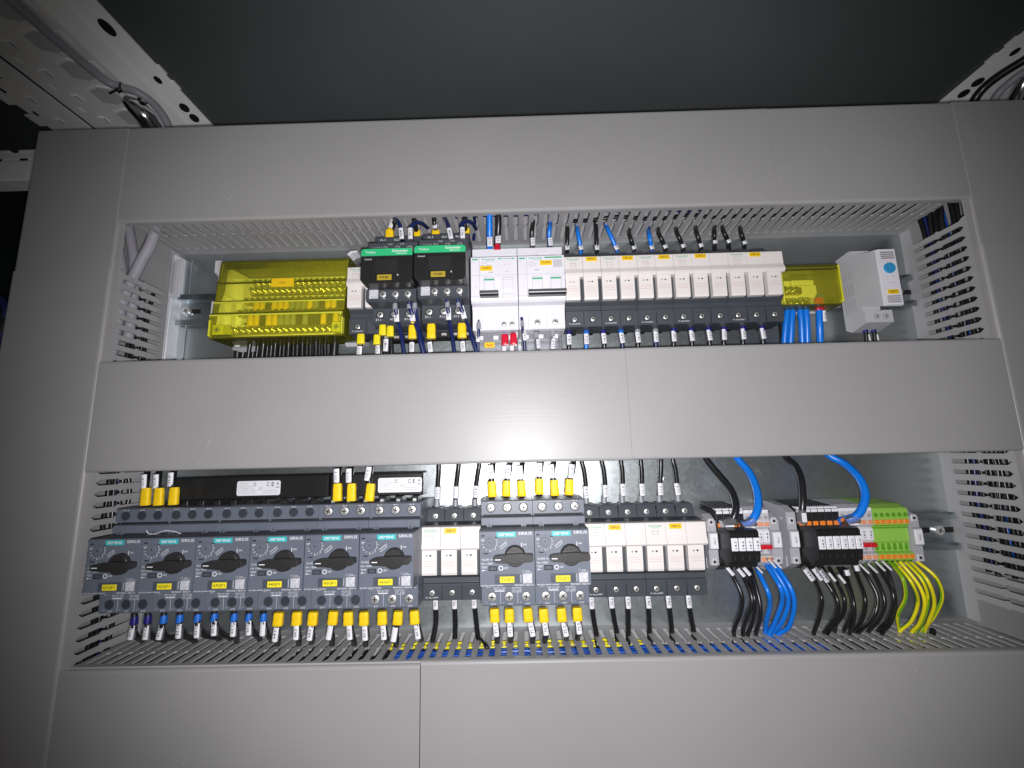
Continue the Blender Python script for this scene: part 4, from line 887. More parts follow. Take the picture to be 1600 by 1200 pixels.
# ------------------------------------------------------------------ wires: each one a thing with its boot and marker sleeve
def wire(pts, r, m, label, group, boot=None, marker=None, ferrule=None, sub=5):
    """pts in mm. boot=(centre, material, length, width, tilt); marker=(centre, text, length, tilt[, width]); ferrule=(centre, material, length, r)"""
    q = spline(pts, sub); mb = MB(); mb.tube(q, r, m, 8, uvs=(m is k_yg), twist=random.uniform(-.5, .5) if m is k_yg else 0)
    t = mb.build('wire', org=pts[0]); tag(t, label, 'wire', group)
    if boot:
        c, bm_, L, W, tl = boot; a = math.radians(tl); ux, uz = math.sin(a), math.cos(a)
        b = MB(); P_ = lambda s, o=0: (c[0]+ux*s, c[1]+o, c[2]+uz*s)
        if W > 5: b.tube([P_(-L/2), P_(-L/2+.3), P_(-L*.2), P_(0), P_(L*.2), P_(L*.36), P_(L/2)], [W*.5*f for f in (1.0, 1.06, 1.04, .99, 1.03, .98, .90)], bm_, 16, .66, sq=.55)
        else: b.tube([P_(-L/2), P_(-L*.1), P_(L*.15), P_(L/2)], [W*.5, W*.5, W*.43, W*.40], bm_, 12)
        b.build('ferrule_boot', t)
    if ferrule:
        c, fm, L, fr = ferrule; b = MB(); b.tube([(c[0], c[1], c[2]-L/2), (c[0], c[1], c[2]), (c[0], c[1], c[2]+L/2)], [fr, fr*.95, fr*.8], fm, 12); b.build('ferrule_boot', t)
    if marker:
        c, tx, L, tl = marker[:4]; W = marker[4] if len(marker) > 4 else 4.2
        a = math.radians(tl); ux, uz = math.sin(a), math.cos(a); b = MB(); h = W/2; d0 = c[1] + r*.7; d1 = d0 + .9
        def pt(s, n, d): return (c[0]+ux*s+uz*n, d, c[2]+uz*s-ux*n)
        n8 = 5
        vs = []
        for s_ in (-L/2, L/2):
            for k in range(n8):
                f = -1 + 2*k/(n8-1); vs.append(pt(s_, f*h, d1 - .9*f*f))
            for k in range(n8):
                f = 1 - 2*k/(n8-1); vs.append(pt(s_, f*h*.92, d0 - .9*f*f))
        N = 2*n8
        b.add(vs, [tuple(range(N)), tuple(range(2*N-1, N-1, -1))] + [(i, (i+1) % N, N+(i+1) % N, N+i) for i in range(N)], paper)
        if tx: b.text(tx, c[0], d1-.05, c[2], min(2.0, W*.46), ink, min(L*.62, 1.5*len(tx)), 90-tl)
        b.build('marker_sleeve', t)
        if r < 2.6:
            b = MB(); b.tube([(c[0]-ux*L*.55, c[1]-.4, c[2]-uz*L*.55), (c[0]+ux*L*.55, c[1]-.4, c[2]+uz*L*.55)], W*.56, clearp, 10); b.build('clear_sleeve', t)
    return t
def up(i): return ('first', 'second', 'third', 'fourth', 'fifth', 'sixth', 'seventh', 'eighth', 'ninth', 'tenth', 'eleventh', 'twelfth')[i]
# --- from the top duct down to the contactors (upper ends disappear through the duct slots)
G = 'wires dropping from the top duct to the contactors'
def drop(pts, z0=233):       # pts = (px, py, d) ...; prepend the point where it comes through the duct wall
    a = pts[0]; return [Z(a[0], a[1], z0)] + [P(*p) for p in pts[1:]]
wire(drop([(622, 338), (617, 346, 60), (609, 366, 50)]), 2.4, k_blk, 'black wire with yellow boot at the left pole of contactor 90KM1', G, boot=(P(609, 366, 53), k_yel, 9, 8, 0), marker=(P(612, 351, 58), '11.4', 8, 18))
wire(drop([(613, 339), (622, 346, 70), (627, 360, 72), (631, 380, 66)]), 1.9, k_nav, 'navy wire with long white marker at the middle of contactor 90KM1', G, marker=(P(627.5, 366, 72), '90KM1', 11, -7))
wire([P(668, 356, 46), P(660, 350, 62), P(650, 348, 70), P(642, 356, 72), P(642.5, 368, 72), P(645, 382, 66)], 1.9, k_nav, 'navy wire arching right to the third pole of contactor 90KM1', G, marker=(P(641.5, 366, 73), '90.1', 11, -2))
wire(drop([(645, 338), (648, 348, 60), (652, 366, 50)]), 2.3, k_blk, 'black wire with yellow boot at the right edge of contactor 90KM1', G, boot=(P(652, 367, 52), k_yel, 9, 6.5, 0))
wire(drop([(677, 336), (679, 348, 60), (681, 366, 50)]), 2.4, k_blk, 'black wire with yellow boot at the left pole of contactor 90KM2', G, boot=(P(681, 367, 53), k_yel, 9, 8, 0), marker=(P(680, 352, 58), '9.1', 8, 0))
wire(drop([(693, 338), (698, 346, 68), (703, 360, 72), (708, 378, 66)]), 1.9, k_nav, 'navy wire with long white marker at the middle of contactor 90KM2', G, marker=(P(703.5, 366, 72), '90KM2', 11, -12))
wire([P(744, 358, 46), P(738, 349, 62), P(728, 346, 70), P(721, 352, 73), P(722, 366, 73), P(724, 378, 66)], 1.9, k_nav, 'navy wire arching right to the third pole of contactor 90KM2', G, marker=(P(723, 365, 74), '90.2', 11, -3))
wire(drop([(723, 335), (726, 348, 58), (728, 366, 50)]), 2.3, k_blk, 'black wire with yellow boot at the right edge of contactor 90KM2', G, boot=(P(729, 364, 52), k_yel, 9, 6.5, 0))
wire(drop([(739, 333), (742, 348, 40), (740, 375, 20)]), 1.7, k_nav, 'thin navy wire in a top duct slot right of contactor 90KM2', G)
# --- to the white breakers
G = 'wires dropping from the top duct to the white breakers'
wire(drop([(765, 329), (765, 350, 60), (765, 372, 54), (765, 394, 44)]), 3.0, k_blu, 'thick blue wire into the left side of breaker 13QF1', G, marker=(P(765.5, 379, 54), '12.3', 10, -1, 5))
wire(drop([(778.5, 329), (779, 350, 60), (778, 370, 54), (777, 394, 44)]), 3.2, k_blk, 'thick black wire with dark red ferrule into breaker 13QF1', G, marker=(P(778.5, 374, 54), '12.1', 10, 2, 5), ferrule=(P(777, 387, 52), k_red, 6, 3.4))
wire(drop([(833, 346), (832, 356, 52), (831, 368, 50), (833, 392, 44)]), 2.2, k_blk, 'black wire into the left pole of breaker 13QF2', G, marker=(P(832.5, 379, 50), '12.2', 8, -2))
wire(drop([(860, 345), (859, 356, 52), (858, 368, 50), (860, 392, 44)]), 2.2, k_blu, 'blue wire into the right pole of breaker 13QF2', G, marker=(P(860, 379, 50), '12.4', 8, -3))
# --- to the fuse row
G = 'wires dropping from the top duct to the upper fuse row'
TOPF = [(887, 352, 886, 386, k_blk, ''), (901, 352, 907, 386, k_blu, '14.1'), (931, 348, 932.5, 386, k_blk, '14.2'), (946, 350, 962, 386, k_blu, '14.4'), (982, 358, 989.5, 385, k_blk, '16.1'), (1013, 356, 1017.5, 385, k_blu, '16.2'),
        (1027, 356, 1038, 383.5, k_blk, '12.1'), (1055, 354, 1066, 382.5, k_blk, '12.3'), (1086, 352, 1094, 381.5, k_blk, '12.5'), (1116, 352, 1116.5, 376, k_blk, '12.7'), (1128, 351, 1137, 375, k_blk, '12.8'), (1156, 352, 1162, 377, k_blk, '12.9')]
for i, (ax, ay, bx, by, m, tx) in enumerate(TOPF):
    tl = -math.degrees(math.atan2(bx-ax, by-ay))*1.0 if i not in (0, 2) else -2
    wire(drop([(ax, ay), ((ax*2+bx)/3, ay+12, 42), (bx, by, 38), (bx+(bx-ax)*.25, by+16, 30)]), 2.15, m, '%s wire running into the %s pole of the upper fuse row from the left' % ('blue' if m is k_blu else 'black', up(i)), G, marker=(P(bx, by, 38), tx or '14.0', 7.5, tl))
# --- below the contactors, ending behind the middle duct lid
G = 'wires below the contactors and white breakers'
def down(px, py, d, qx, qy, e): return [P(px, py, d), P((px+qx)/2, (py+qy)/2, (d+e)/2), P(qx, qy, e), P(qx+(qx-px)*.4, qy+(qy-py)*.4+8, e-3)]
wire(down(564, 522, 44, 562, 552, 42), 2.6, k_blk, 'black wire with lemon boot under the half hidden fuse holder', G, boot=(P(564, 530, 56), k_lem, 9.5, 7, 0), marker=(P(562.5, 548, 45), '11.7', 8, 2, 5))
wire(down(589, 524, 44, 591, 552, 42), 2.4, k_blk, 'black wire with lemon boot left of the twin boots under 90KM1', G, boot=(P(589, 531, 56), k_lem, 9.5, 6.2, 0), marker=(P(591, 547, 45), '11.8', 8, -2, 4.4))
wire(down(597.5, 508, 46, 596, 552, 44), 2.5, k_blk, 'black wire with the left one of two lemon boots under 90KM1', G, boot=(P(598, 516, 60), k_lem, 10, 6.4, 0), marker=(P(603.5, 540, 46), '11M1', 12, 1, 4.6))
wire(down(610, 510, 46, 612, 552, 44), 2.4, k_blk, 'black wire with the right one of two lemon boots under 90KM1', G, boot=(P(610, 518, 60), k_lem, 10, 6.4, 0))
wire([P(616, 462, 78), P(617.5, 476, 76), P(620, 494, 72), P(624, 512, 64), P(629, 535, 54), P(633, 562, 46)], 1.9, k_nav, 'navy wire with marker 90.7 crossing the foot of contactor 90KM1', G, marker=(P(620, 494, 72), '90.7', 11.5, -4, 4.6), ferrule=(P(617.3, 478, 76), k_grb, 7, 2.4))
wire(down(644.5, 508, 46, 643, 552, 44), 2.6, k_blk, 'black wire with large yellow boot under the right side of 90KM1', G, boot=(P(644.5, 519, 60), k_yel, 13, 7.2, 0), marker=(P(644, 543, 46), '12001', 9.5, 0, 4.6))
wire([P(637, 462, 78), P(640, 476, 76), P(645, 494, 73), P(651, 510, 64), P(657, 532, 54), P(664, 562, 46)], 2.3, k_nav, 'navy wire with marker 90.4 slanting over a yellow boot', G, marker=(P(644.5, 493, 73), '90.4', 12, -9, 4.6), ferrule=(P(639.5, 477, 76), k_grb, 7, 2.4))
wire([P(646, 462, 77), P(648, 476, 75), P(650, 492, 71), P(654, 510, 62), P(660, 534, 52), P(666, 562, 44)], 1.8, k_nav, 'unmarked navy wire close beside the one marked 90.4', G, ferrule=(P(648, 477, 75), k_grb, 7, 2.4))
wire(down(674, 506, 46, 672, 552, 44), 2.7, k_blk, 'black wire with wide yellow boot under the left side of 90KM2', G, boot=(P(674, 518, 60), k_yel, 14, 8, 0), marker=(P(672.5, 543, 46), '12002', 10, -6, 4.6))
wire([P(697, 460, 78), P(699, 475, 76), P(701, 492, 73), P(704, 511, 64), P(708, 534, 54), P(712, 562, 46)], 1.9, k_nav, 'navy wire with marker 90.5 crossing the foot of contactor 90KM2', G, marker=(P(701, 491, 73), '90.5', 11.5, -2, 4.6), ferrule=(P(699, 475, 76), k_grb, 7, 2.4))
wire(down(722, 504, 46, 724, 552, 44), 2.7, k_blk, 'black wire with wide yellow boot under the right side of 90KM2', G, boot=(P(722, 517, 60), k_yel, 14, 8, 0), marker=(P(723.5, 542, 46), '12003', 10, -4, 4.6))
wire([P(713, 460, 78), P(717, 474, 76), P(724, 490, 73), P(731, 508, 64), P(739, 532, 54), P(748, 562, 46)], 2.1, k_nav, 'navy wire with marker 90.2 slanting towards the white breaker', G, marker=(P(723.5, 489, 73), '90.2', 12, -15, 4.6), ferrule=(P(716.5, 475, 76), k_grb, 7, 2.4))
wire([P(748, 500, 54), P(748, 515, 54), P(747, 530, 52), P(747, 562, 46)], 1.6, k_nav, 'thin navy wire with marker at the left edge of breaker 13QF1', G, marker=(P(747, 526, 52), '4001', 11, 1, 3.6), ferrule=(P(748, 509, 54.5), k_grb, 7, 2.4))
wire(down(789, 522, 46, 788, 552, 44), 2.5, k_blu, 'blue wire with the left one of two bright red boots', G, boot=(P(789, 531, 50), k_red, 10.5, 6.6, 0), marker=(P(788, 546, 46), '', 5, 0, 4.2))
wire(down(802.5, 520, 46, 801, 552, 44), 2.5, k_blk, 'black wire with the right one of two bright red boots', G, boot=(P(802.5, 530, 50), k_red, 11, 6.6, 0), marker=(P(800, 545, 46), '', 5, 0, 4.2))
wire([P(815, 496, 54), P(816.5, 512, 54), P(819, 528, 52), P(821, 562, 46)], 1.8, k_nav, 'navy wire with long marker between the two white breakers', G, marker=(P(819.5, 522, 53), '14.0/1', 13, -5, 3.8), ferrule=(P(816, 506, 54.5), k_grb, 6, 2))
wire(down(838, 514, 46, 840, 550, 44), 2.6, k_blk, 'black wire with grey ferrule under the left pole of 13QF2', G, marker=(P(841, 538, 46), '12.6', 9, -3, 3.6), ferrule=(P(838, 524, 47), k_grb, 6, 3))
wire(down(864, 512, 46, 863, 550, 44), 2.4, k_blk, 'black wire with grey ferrule under the right pole of 13QF2', G, marker=(P(864, 538, 46), '12.9', 10, 7, 4), ferrule=(P(864, 522, 47), k_grb, 6, 2.8))
# --- below the upper fuse row
G = 'wires below the upper fuse row'
BX = (889, 916, 942.5, 970, 996, 1024, 1052.5, 1079.5, 1107, 1131, 1161, 1190.5)
for i, x in enumerate(BX):
    y = 518 - .55*i; m = (k_blk, k_blu, k_blk, k_nav, k_blk, k_nav)[i] if i < 6 else k_blk
    bt = (k_nvb, k_blb, k_nvb, k_blb, k_grb, k_grb)[i] if i < 6 else k_nvb
    dx = (0, 0, 2, 3, 1, 1, 0, 2, 2, 0, 0, 2)[i]
    wire([P(x-.5, y-8, 38), P(x, y+2, 38), P(x+dx*.6, y+14, 38), P(x+dx, y+30, 36), P(x+dx+1, y+44, 32)], 2.1, m, '%s wire leaving the %s pole of the upper fuse row downwards' % ('blue' if m in (k_blu, ) else 'navy' if m is k_nav else 'black', up(i)), G,
         marker=(P(x+dx*.5, y+13-.3*i, 39), ('14.1', '12.2', '14.3', '14.4', '16.1', '16.2', '1201', '1202', '1211', '1212', '1202', '1213')[i], 10.5, (0, 0, -4, -6, -3, 1, 0, -3, -4, 3, 0, -4)[i], 4.4), ferrule=(P(x, y, 38.5), bt, 6.5, 2.9))
# --- black bundle under the large yellow block
G = 'black wires hanging from the large yellow block'
for i in range(20):
    x = 381 + 6.6*i + random.uniform(-1.5, 1.5); dx = -9 + i*.55; d = 20 + (i % 3)*8
    wire([P(x, 505, d+4), P(x-.5, 522, d+2), P(x+dx*.5, 538, d), P(x+dx, 566, d-2)], 2.1 + .3*(i % 2), k_blk, 'black wire in the dense bundle below the large yellow block', G, sub=3)
wire([P(527, 508, 34), P(525, 522, 33), P(523, 540, 32), P(521, 566, 30)], 4.2, k_blk, 'thickest black cable at the right end below the large yellow block', G)
wire([P(519, 508, 26), P(517, 522, 25), P(519, 540, 24), P(522, 566, 22)], 2.4, k_blk, 'black wire leaning against the thickest cable below the yellow block', G)
wire([P(379, 520, 30), P(372, 540, 30), P(370, 568, 28)], 3.2, k_blk, 'leftmost black cable with a clear sleeve below the yellow block', G, marker=(P(373, 537, 30), '', 10, 3, 6))
# --- blue cables under the small yellow block, thermostat leads
G = 'blue wires hanging from the small yellow block'
for i, (a, b, c, e) in enumerate(((1231, 468, 1225, 545), (1239, 468, 1235, 545), (1251, 467, 1254, 545), (1260, 467, 1262, 545))):
    wire([P(a, b, 32), P(a-.5, b+18, 34), P((a+c)/2, (b+e)/2, 33), P(c, e, 28)], 2.9, k_blu, '%s of the four plain blue wires under the small yellow block' % ('leftmost', 'second', 'third', 'rightmost')[i], G, ferrule=(P(a, b+4, 33), k_grb, 7, 3.0))
wire([P(1280, 462, 36), P(1280, 480, 37), P(1281, 510, 36), P(1282, 545, 30)], 3.2, k_blu, 'blue wire with red boot and marker under the small yellow block', G, boot=(P(1280, 475, 38), k_red, 13, 7.4, 0), marker=(P(1286, 495, 37), '12.6', 11, 1, 3.8))
wire([P(1219, 470, 20), P(1221, 500, 20), P(1224, 545, 18)], 3.0, k_blk, 'black wire between the last upper fuse and the blue wires', G, marker=(P(1221, 478, 22), '', 4, 0, 4))
G = 'leads under the white thermostat'
for i, x in enumerate((1351, 1364)):
    wire([P(x, 508, 20), P(x+2, 520, 20), P(x+4, 545, 18)], 2.0, k_blk, ('left', 'right')[i] + ' black lead with navy boot under the white thermostat', G, boot=(P(x, 514, 20), k_nvb, 7, 4.8, -6), marker=(P(x+6, 529, 20), '', 8, -5, 1.3))
# --- feeds onto the busbars
G = 'marked feed wires with yellow boots above the motor breakers'
for i, (bx, by, mx, my, tx, wh) in enumerate(((228, 776, 227, 752, '11.6', 'above breaker 61QF1'), (248.5, 776, 245.6, 752, '11.5', 'above breakers 61QF1 and 62QF1'), (272, 775, 268.5, 749, '11.3', 'above the left half of 62QF1'),
        (527.6, 769, 527, 743, '11.1', 'above the left of 65QF1'), (549.6, 769, 546, 743, '11.2', 'above the middle of 65QF1'), (578.6, 769, 576, 740, '11.3', 'above the right of 65QF1'),
        (769, 764, 767.5, 737, '11.1', 'above the left pole of 71QF1'), (791.5, 763, 794, 737, '11.2', 'above the middle pole of 71QF1'), (815, 763, 813, 738, '', 'above the right pole of 71QF1'),
        (842.6, 760, 843, 734, '11.1', 'above the left pole of 72QF1'), (866.5, 762, 862, 736, '11.2', 'above the middle pole of 72QF1'), (889.5, 761, 892.5, 736, '11.3', 'above the right pole of 72QF1'))):
    d = 62 if i < 6 else 58
    tl = (-4, -4, -2, -3, -2, 8, -6, 6, -4, 1, -4, 8)[i]
    wire([P(bx, by+14, d-2), P(bx, by, d), P((bx+mx)/2, (by+my)/2, d), P(mx+2, my, d-2), P(mx+4, my-18, d-12), P(mx+5, my-34, d-22)], 2.6, k_blk, 'black wire with yellow boot %s%s' % ('marked ' + tx + ' ' if tx else '', wh), G,
         boot=(P(bx, by, d+1), k_yel, 15 if i < 6 else 13.5, 7.6, tl*.5), marker=(P(mx, my, d), tx, 12, tl, 4.8))
# --- wires into the lower fuse row
G = 'wires entering the lower fuse row from above'
for i, (ax, ay, bx, by, mx, my, tx) in enumerate(((686, 725, 683, 786, 684, 770, '11.1'), (717, 726, 712, 787, 713, 769, ''), (749, 726, 742, 786, 744, 768, '11.3'), (909, 720, 916, 782, 915.5, 769, '11.1'), (940, 719, 944, 782, 945.5, 767, '11.2'),
        (970, 719, 972, 781, 973, 765, '11.3'), (1001, 719, 1001.5, 781, 1002.8, 765, '11.1'), (1032.6, 718, 1030, 780, 1031.3, 764, '11.2'), (1051, 718, 1059.5, 780, 1057.6, 764, '11.3'))):
    wire([P(bx, by+10, 26), P(bx, by, 26), P(mx, my-8, 27), P((ax+mx)/2+.5, (ay+my)/2-8, 28), P(ax, ay, 28), P(ax-(bx-ax)*.3, ay-30, 26)], 2.3, k_blk, 'black wire entering the %s pole of the lower fuse row from the left' % up(i), G,
         marker=(P(mx, my, 27), tx, 11, math.degrees(math.atan2(ax-bx, by-ay))*.7, 4.8), ferrule=(P(bx, by, 26.5), k_grb, 7.5, 2.8))
# --- tails under the motor breakers, diving into the slots of the bottom duct
def tail(pts, ex, ey, d, **k):    # last point sits on the duct wall, then below it
    e = Z(ex, ey, -168.5); return [P(*p) for p in pts] + [e, (e[0]+k.get('dx', 0), e[1]-1, -184)]
G = 'outgoing wires under the motor breakers'
T = [(210, 969, 207.5, 987, 224, 1004, k_nvb, '61.1'), (231, 967, 230, 987, 259, 1004, k_nvb, '61.2'), (256, 967, 252, 987, 280, 1000, k_blb, '61.3'), (281, 966, 281, 985, 306, 1005, k_blb, '62.1'), (309, 965, 309.5, 984, 345, 1001, k_blb, '62.2'), (335, 964, 336, 981, 362, 1001, k_blb, '62.3'),
     (366, 964, 366, 982, 370, 1006, k_blb, '63.1'), (389, 964, 390, 980, 407, 1002, k_blb, '63.2'), (412, 964, 412, 981, 425, 1004, k_blb, ''), (435, 967, 432, 990, 434, 1010, k_yel, '64.1'), (464, 966, 464, 987, 467, 1010, k_yel, '64.2'), (489, 966, 486, 988, 487, 1007, k_yel, '64.3'),
     (520.5, 965, 516, 987, 519, 1010, k_yel, ''), (544.5, 966, 547, 987, 554, 1010, k_yel, '65.2'), (569, 966, 571, 988, 571, 1011, k_yel, '65.3'), (597.5, 965, 600, 987, 605, 1006, k_yel, '66.1'), (622, 965, 617, 990, 619, 1012, k_yel, ''), (648, 964, 652.5, 986, 659, 1003, k_yel, '66.3'),
     (773, 961, 775, 982, 777, 1006, k_yel, '71.1'), (796, 961, 797, 982, 797.5, 1005, k_yel, '71.2'), (825, 960, 830.5, 982, 832, 1006, k_yel, '71.3'), (849.5, 961, 852, 980, 851, 1006, k_yel, '72.1'), (877.5, 960, 882.5, 982, 885, 1001, k_yel, '72.2'), (902, 959, 904, 978, 902, 1001, k_yel, '72.3')]
for i, (bx, by, mx, my, ex, ey, bm_, tx) in enumerate(T):
    br = ('61QF1', '62QF1', '63QF1', '64QF1', '65QF1', '66QF1', '71QF1', '72QF1')[i//3]; yb = bm_ is k_yel
    d = 66 if yb else 64
    tl = (-math.degrees(math.atan2(bx-mx, my-by)) if 0 else math.degrees(math.atan2(bx-mx, my-by)))*.8
    q = Z(ex, ey, -168.5); dm_ = (d + q[1])/2
    pts = [P(bx, by-10, d), P(bx, by, d), P(mx+1.5, my-2, d-1), P(mx+2.5+(ex-mx)*.25, my+9, (d*2+q[1])/3), q, (q[0], q[1]-2, -190)]
    wire(pts, 2.35, k_blk, 'black wire with %s boot at the %s pole under breaker %s' % ('yellow' if yb else 'navy' if bm_ is k_nvb else 'blue', ('left', 'middle', 'right')[i % 3], br), G,
         boot=(P(bx, by, d+.6), bm_, 10.2, 7.8, tl*.4) if yb else None, ferrule=None if yb else (P(bx, by, d), bm_, 6.2, 2.9), marker=(P(mx, my, d), tx, 11, tl, 4.4) )
G = 'outgoing wires under the lower fuse row'
for i, (tx_, ax, ay, bx, by, ex, ey) in enumerate((('70.1', 681, 940, 681, 975, 676, 1006), ('70.2', 710.5, 939, 711.5, 975, 711, 1000), ('70.3', 741, 938, 744, 970, 747, 999), ('73.1', 924, 937, 928, 970, 932.5, 996), ('73.2', 955, 936, 960, 970, 964, 991),
        ('73.3', 981, 936.5, 981.5, 968, 982, 995), ('74.1', 1012.5, 936, 1014, 968, 1015, 991), ('74.2', 1044, 935.5, 1048, 968, 1050, 991), ('74.3', 1075.5, 935.5, 1080, 966, 1084, 989))):
    q = Z(ex, ey, -168.5)
    wire([P(ax, ay-22, 32), P(ax, ay-6, 33), P(ax+(bx-ax)*.3, ay+10, 33), P(bx, by, (33+q[1])/2), q, (q[0], q[1]-2, -190)], 2.3, k_blk, 'black wire leaving the %s pole of the lower fuse row downwards' % up(i), G, marker=(P(ax, ay + (3 if i > 2 else 1), 34), tx_, 11, -2, 4.4))
mb = MB(); mb.tube(spline([Z(746, 997, -166), Z(754, 1000, -165), Z(761, 1012, -166), Z(762, 1022, -178)]), 1.8, k_blk, 8)
tag(mb.build('wire', org=Z(746, 997, -166)), 'short black wire bending right out of a bottom duct slot under 70FU1', 'wire', G)
# --- feeds of the terminal rows
G = 'thick supply wires arching down to the terminal rows'
for m, r, lb, pts, mk in ((k_blk, 3.1, 'black supply wire arching into the left black fuse terminals', ((1092, 690, 20), (1102.5, 716, 26), (1122.5, 741, 34), (1142.5, 766, 44), (1150, 792, 53), (1145, 811, 54), (1136, 818, 49), (1128, 816, 44)), (1138, 817, 55, 75)),
        (k_blu, 3.4, 'blue supply wire arching into the left pale grey terminals', ((1140, 690, 20), (1152, 716, 26), (1170, 737, 34), (1182, 765, 44), (1184, 793, 52), (1177, 810, 54), (1167, 817, 51), (1160, 818, 44)), (1170, 819, 56, 70)),
        (k_blk, 3.0, 'black supply wire dropping into the right black fuse terminals', ((1212, 690, 20), (1227.5, 714, 26), (1243, 728, 34), (1252, 750, 42), (1254.5, 780, 48), (1253, 803, 48), (1253, 816, 44)), (1253.5, 808, 50, 0)),
        (k_blu, 3.4, 'blue supply wire with a wide bow into the right pale grey terminals', ((1275, 690, 20), (1295, 711, 26), (1320, 725, 34), (1342.5, 747, 46), (1352, 772, 54), (1347, 795, 57), (1336, 808, 56), (1322, 812, 52), (1312, 814, 44)), (1331, 814, 57, 76))):
    w_ = wire([P(*p) for p in pts], r, m, lb, G, sub=7)
    x, y, d, tl = mk; c = P(x, y, d); mb = MB(); a = math.radians(tl); L = 6
    mb.tube([(c[0]-math.sin(a)*L, c[1]-1, c[2]-math.cos(a)*L), (c[0]+math.sin(a)*L, c[1]-1, c[2]+math.cos(a)*L)], 4.1, clearp, 12); mb.box(c[0]-4, c[0]+4, c[1]+1.6, c[1]+2.6, c[2]-3.2, c[2]-1.6, paper, .2) if tl else mb.box(c[0]-2, c[0]+2, c[1]+2.4, c[1]+3.3, c[2]-4, c[2]+4, paper, .2)
    mb.build('marker_sleeve', w_)
G = 'wires fanning from the terminals down into the bottom duct'
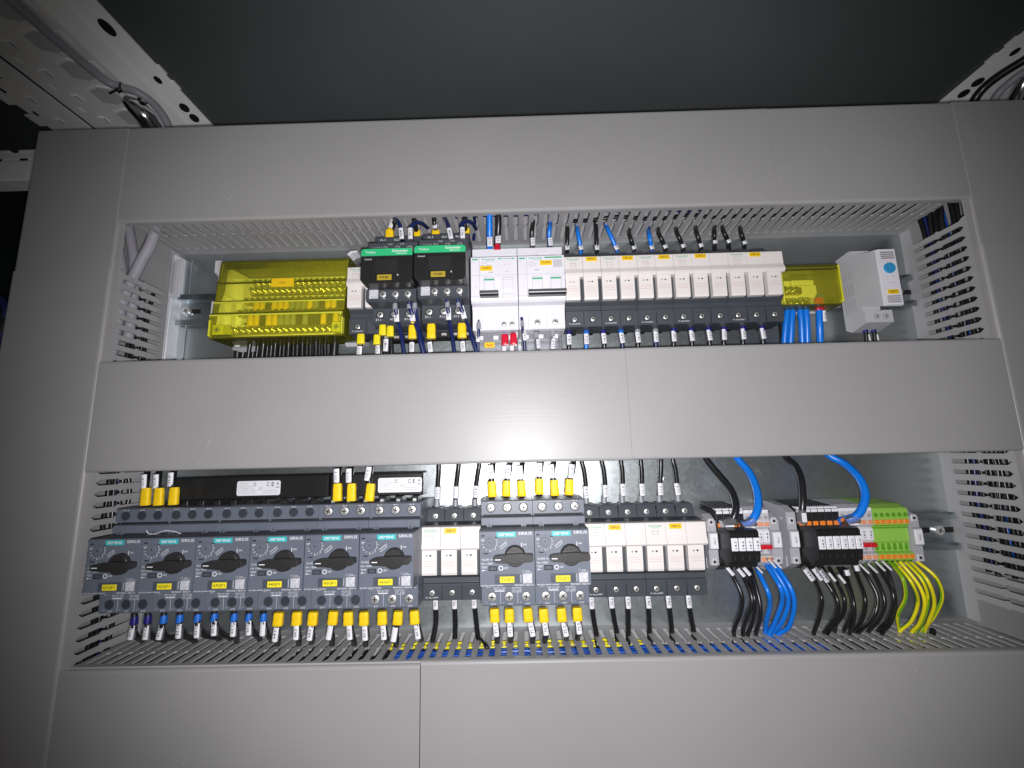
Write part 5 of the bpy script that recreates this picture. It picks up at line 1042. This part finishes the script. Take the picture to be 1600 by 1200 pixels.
F = [(k_blk, ((1142, 886), (1143, 895), (1159, 930), (1157, 957), (1148, 980)), (1147, 996), 2.4), (k_blk, ((1157, 886), (1160, 897), (1175, 935), (1168, 962), (1162, 980)), (1161, 996), 2.3), (k_blk, ((1166, 886), (1169, 895), (1179, 937), (1177, 965), (1172, 982)), (1168, 996), 2.3), (k_blk, ((1173, 888), (1177, 902), (1187, 940), (1188, 965), (1184, 980)), (1181, 995), 2.3),
     (k_blu, ((1182, 884), (1186, 895), (1200, 925), (1203, 945), (1198, 968)), (1196, 992), 2.6), (k_blu, ((1196, 878), (1200, 887), (1219, 917), (1222, 940), (1212, 970)), (1201, 995), 2.6), (k_blu, ((1202, 878), (1207, 887), (1228, 922), (1231, 947), (1220, 975)), (1207, 992), 2.6), (k_blu, ((1209, 878), (1215, 887), (1236, 920), (1241, 948), (1232, 980)), (1215, 994), 2.6),
     (k_blk, ((1262, 885), (1271, 902), (1284, 935), (1280, 965)), (1271, 994), 2.2), (k_blk, ((1276, 885), (1285, 901), (1306, 935), (1307, 962)), (1287, 992), 2.1), (k_blk, ((1285, 887), (1294, 904), (1309, 940), (1308, 968)), (1304, 990), 2.1), (k_blk, ((1296, 887), (1305, 904), (1319, 935), (1316, 962)), (1292, 992), 2.1), (k_blk, ((1310, 887), (1320, 907), (1332, 943), (1327, 968)), (1318, 990), 2.1), (k_blk, ((1317, 887), (1325, 907), (1334, 942), (1334, 968)), (1327, 994), 2.1),
     (k_blk, ((1333, 884), (1340, 900), (1352, 938), (1346, 970)), (1334, 990), 2.1), (k_blk, ((1345, 882), (1352, 896), (1371, 933), (1363, 968)), (1340, 992), 2.1), (k_blk, ((1357, 880), (1365, 895), (1382, 938), (1372, 970)), (1356, 990), 2.1), (k_blk, ((1369, 876), (1377, 892), (1396, 930), (1390, 966)), (1371, 989), 2.1), (k_blk, ((1380, 876), (1387, 891), (1399, 938), (1392, 972)), (1377, 994), 2.1),
     (k_yg, ((1382, 874), (1394, 882), (1411, 905), (1415, 934), (1403, 962)), (1406, 989), 1.9), (k_yg, ((1390, 874), (1400, 881), (1424, 910), (1434, 940), (1424, 970)), (1405, 990), 1.9), (k_yg, ((1399, 874), (1409, 881), (1436, 915), (1445, 945), (1436, 975)), (1424, 991), 1.9), (k_yg, ((1408, 874), (1418, 881), (1442, 908), (1450, 938), (1441, 972)), (1430, 990), 1.9), (k_yg, ((1416, 874), (1426, 881), (1450, 908), (1460, 942), (1451, 972)), (1444, 990), 1.9), (k_yg, ((1424, 872), (1436, 880), (1462, 902), (1472, 932), (1460, 962)), (1440, 990), 1.9)]
cnt = {}
for i, (m, pts, e, r) in enumerate(F):
    q = Z(e[0], e[1], -168.5); n = len(pts); w3 = []
    for k, (x, y) in enumerate(pts):
        d = (34, 44, 52 + (i % 3)*3, 48 + (i % 2)*3, (48 + q[1])/2)[k]
        w3.append(P(x, y, d))
    nm = 'black' if m is k_blk else 'blue' if m is k_blu else 'yellow and green'
    row = 'left black fuse terminals' if i < 4 else 'left pale grey terminals' if i < 8 else 'right black and grey terminals' if i < 19 else 'green earth terminals'
    k = cnt.get(row, 0); cnt[row] = k + 1
    lb = '%s %s wire from the left fanning out below the %s' % (up(k), nm, row)
    mk = None
    if 8 <= i < 11: mk = (P(pts[1][0]-8, pts[1][1]-5, 50), ('14.9', '14.10', '14.11')[i-8], 11, -33, 4.6)
    elif i in (0, 1, 2): mk = (P(pts[1][0]-3, pts[1][1]-3, 48), '', 8, -38, 3)
    elif i in (11, 12): mk = (P(pts[1][0]-6, pts[1][1]-3, 49), '', 8, -35, 2.2)
    elif i in (13, 14): mk = (P(pts[1][0]-2, pts[1][1]-13, 52), '', 4.5, -10, 4)
    elif 15 <= i < 19: mk = (P(pts[1][0]-3, pts[1][1]-8, 50), '', 10, -42, 1.6)
    elif i in (4, 6, 7): mk = (P(pts[1][0]-2, pts[1][1]-7, 50), '', 9, -40, 1.6)
    wire(w3 + [q, (q[0], q[1]-2, -188)], r*.76, m, lb, G, marker=mk, sub=8)
mb = MB(); mb.tube([Z(1458, 985, -165.5), Z(1457, 990, -167)], 2.4, k_blk, 10)
tag(mb.build('cable_end', org=Z(1458, 985, -165.5)), 'small black cable end in a bottom duct slot right of the earth wires', 'cable end')
mb = MB(); mb.tube(spline([P(229, 829, 73.5), P(233, 834, 74), P(244, 834, 73.5), P(256, 829.5, 74), P(270, 830, 73.5), P(283, 834, 74)]), .35, paper, 6)
tag(mb.build('thread', org=P(244, 834, 73.5)), 'loose white thread lying across the tops of the left motor breakers', 'thread')
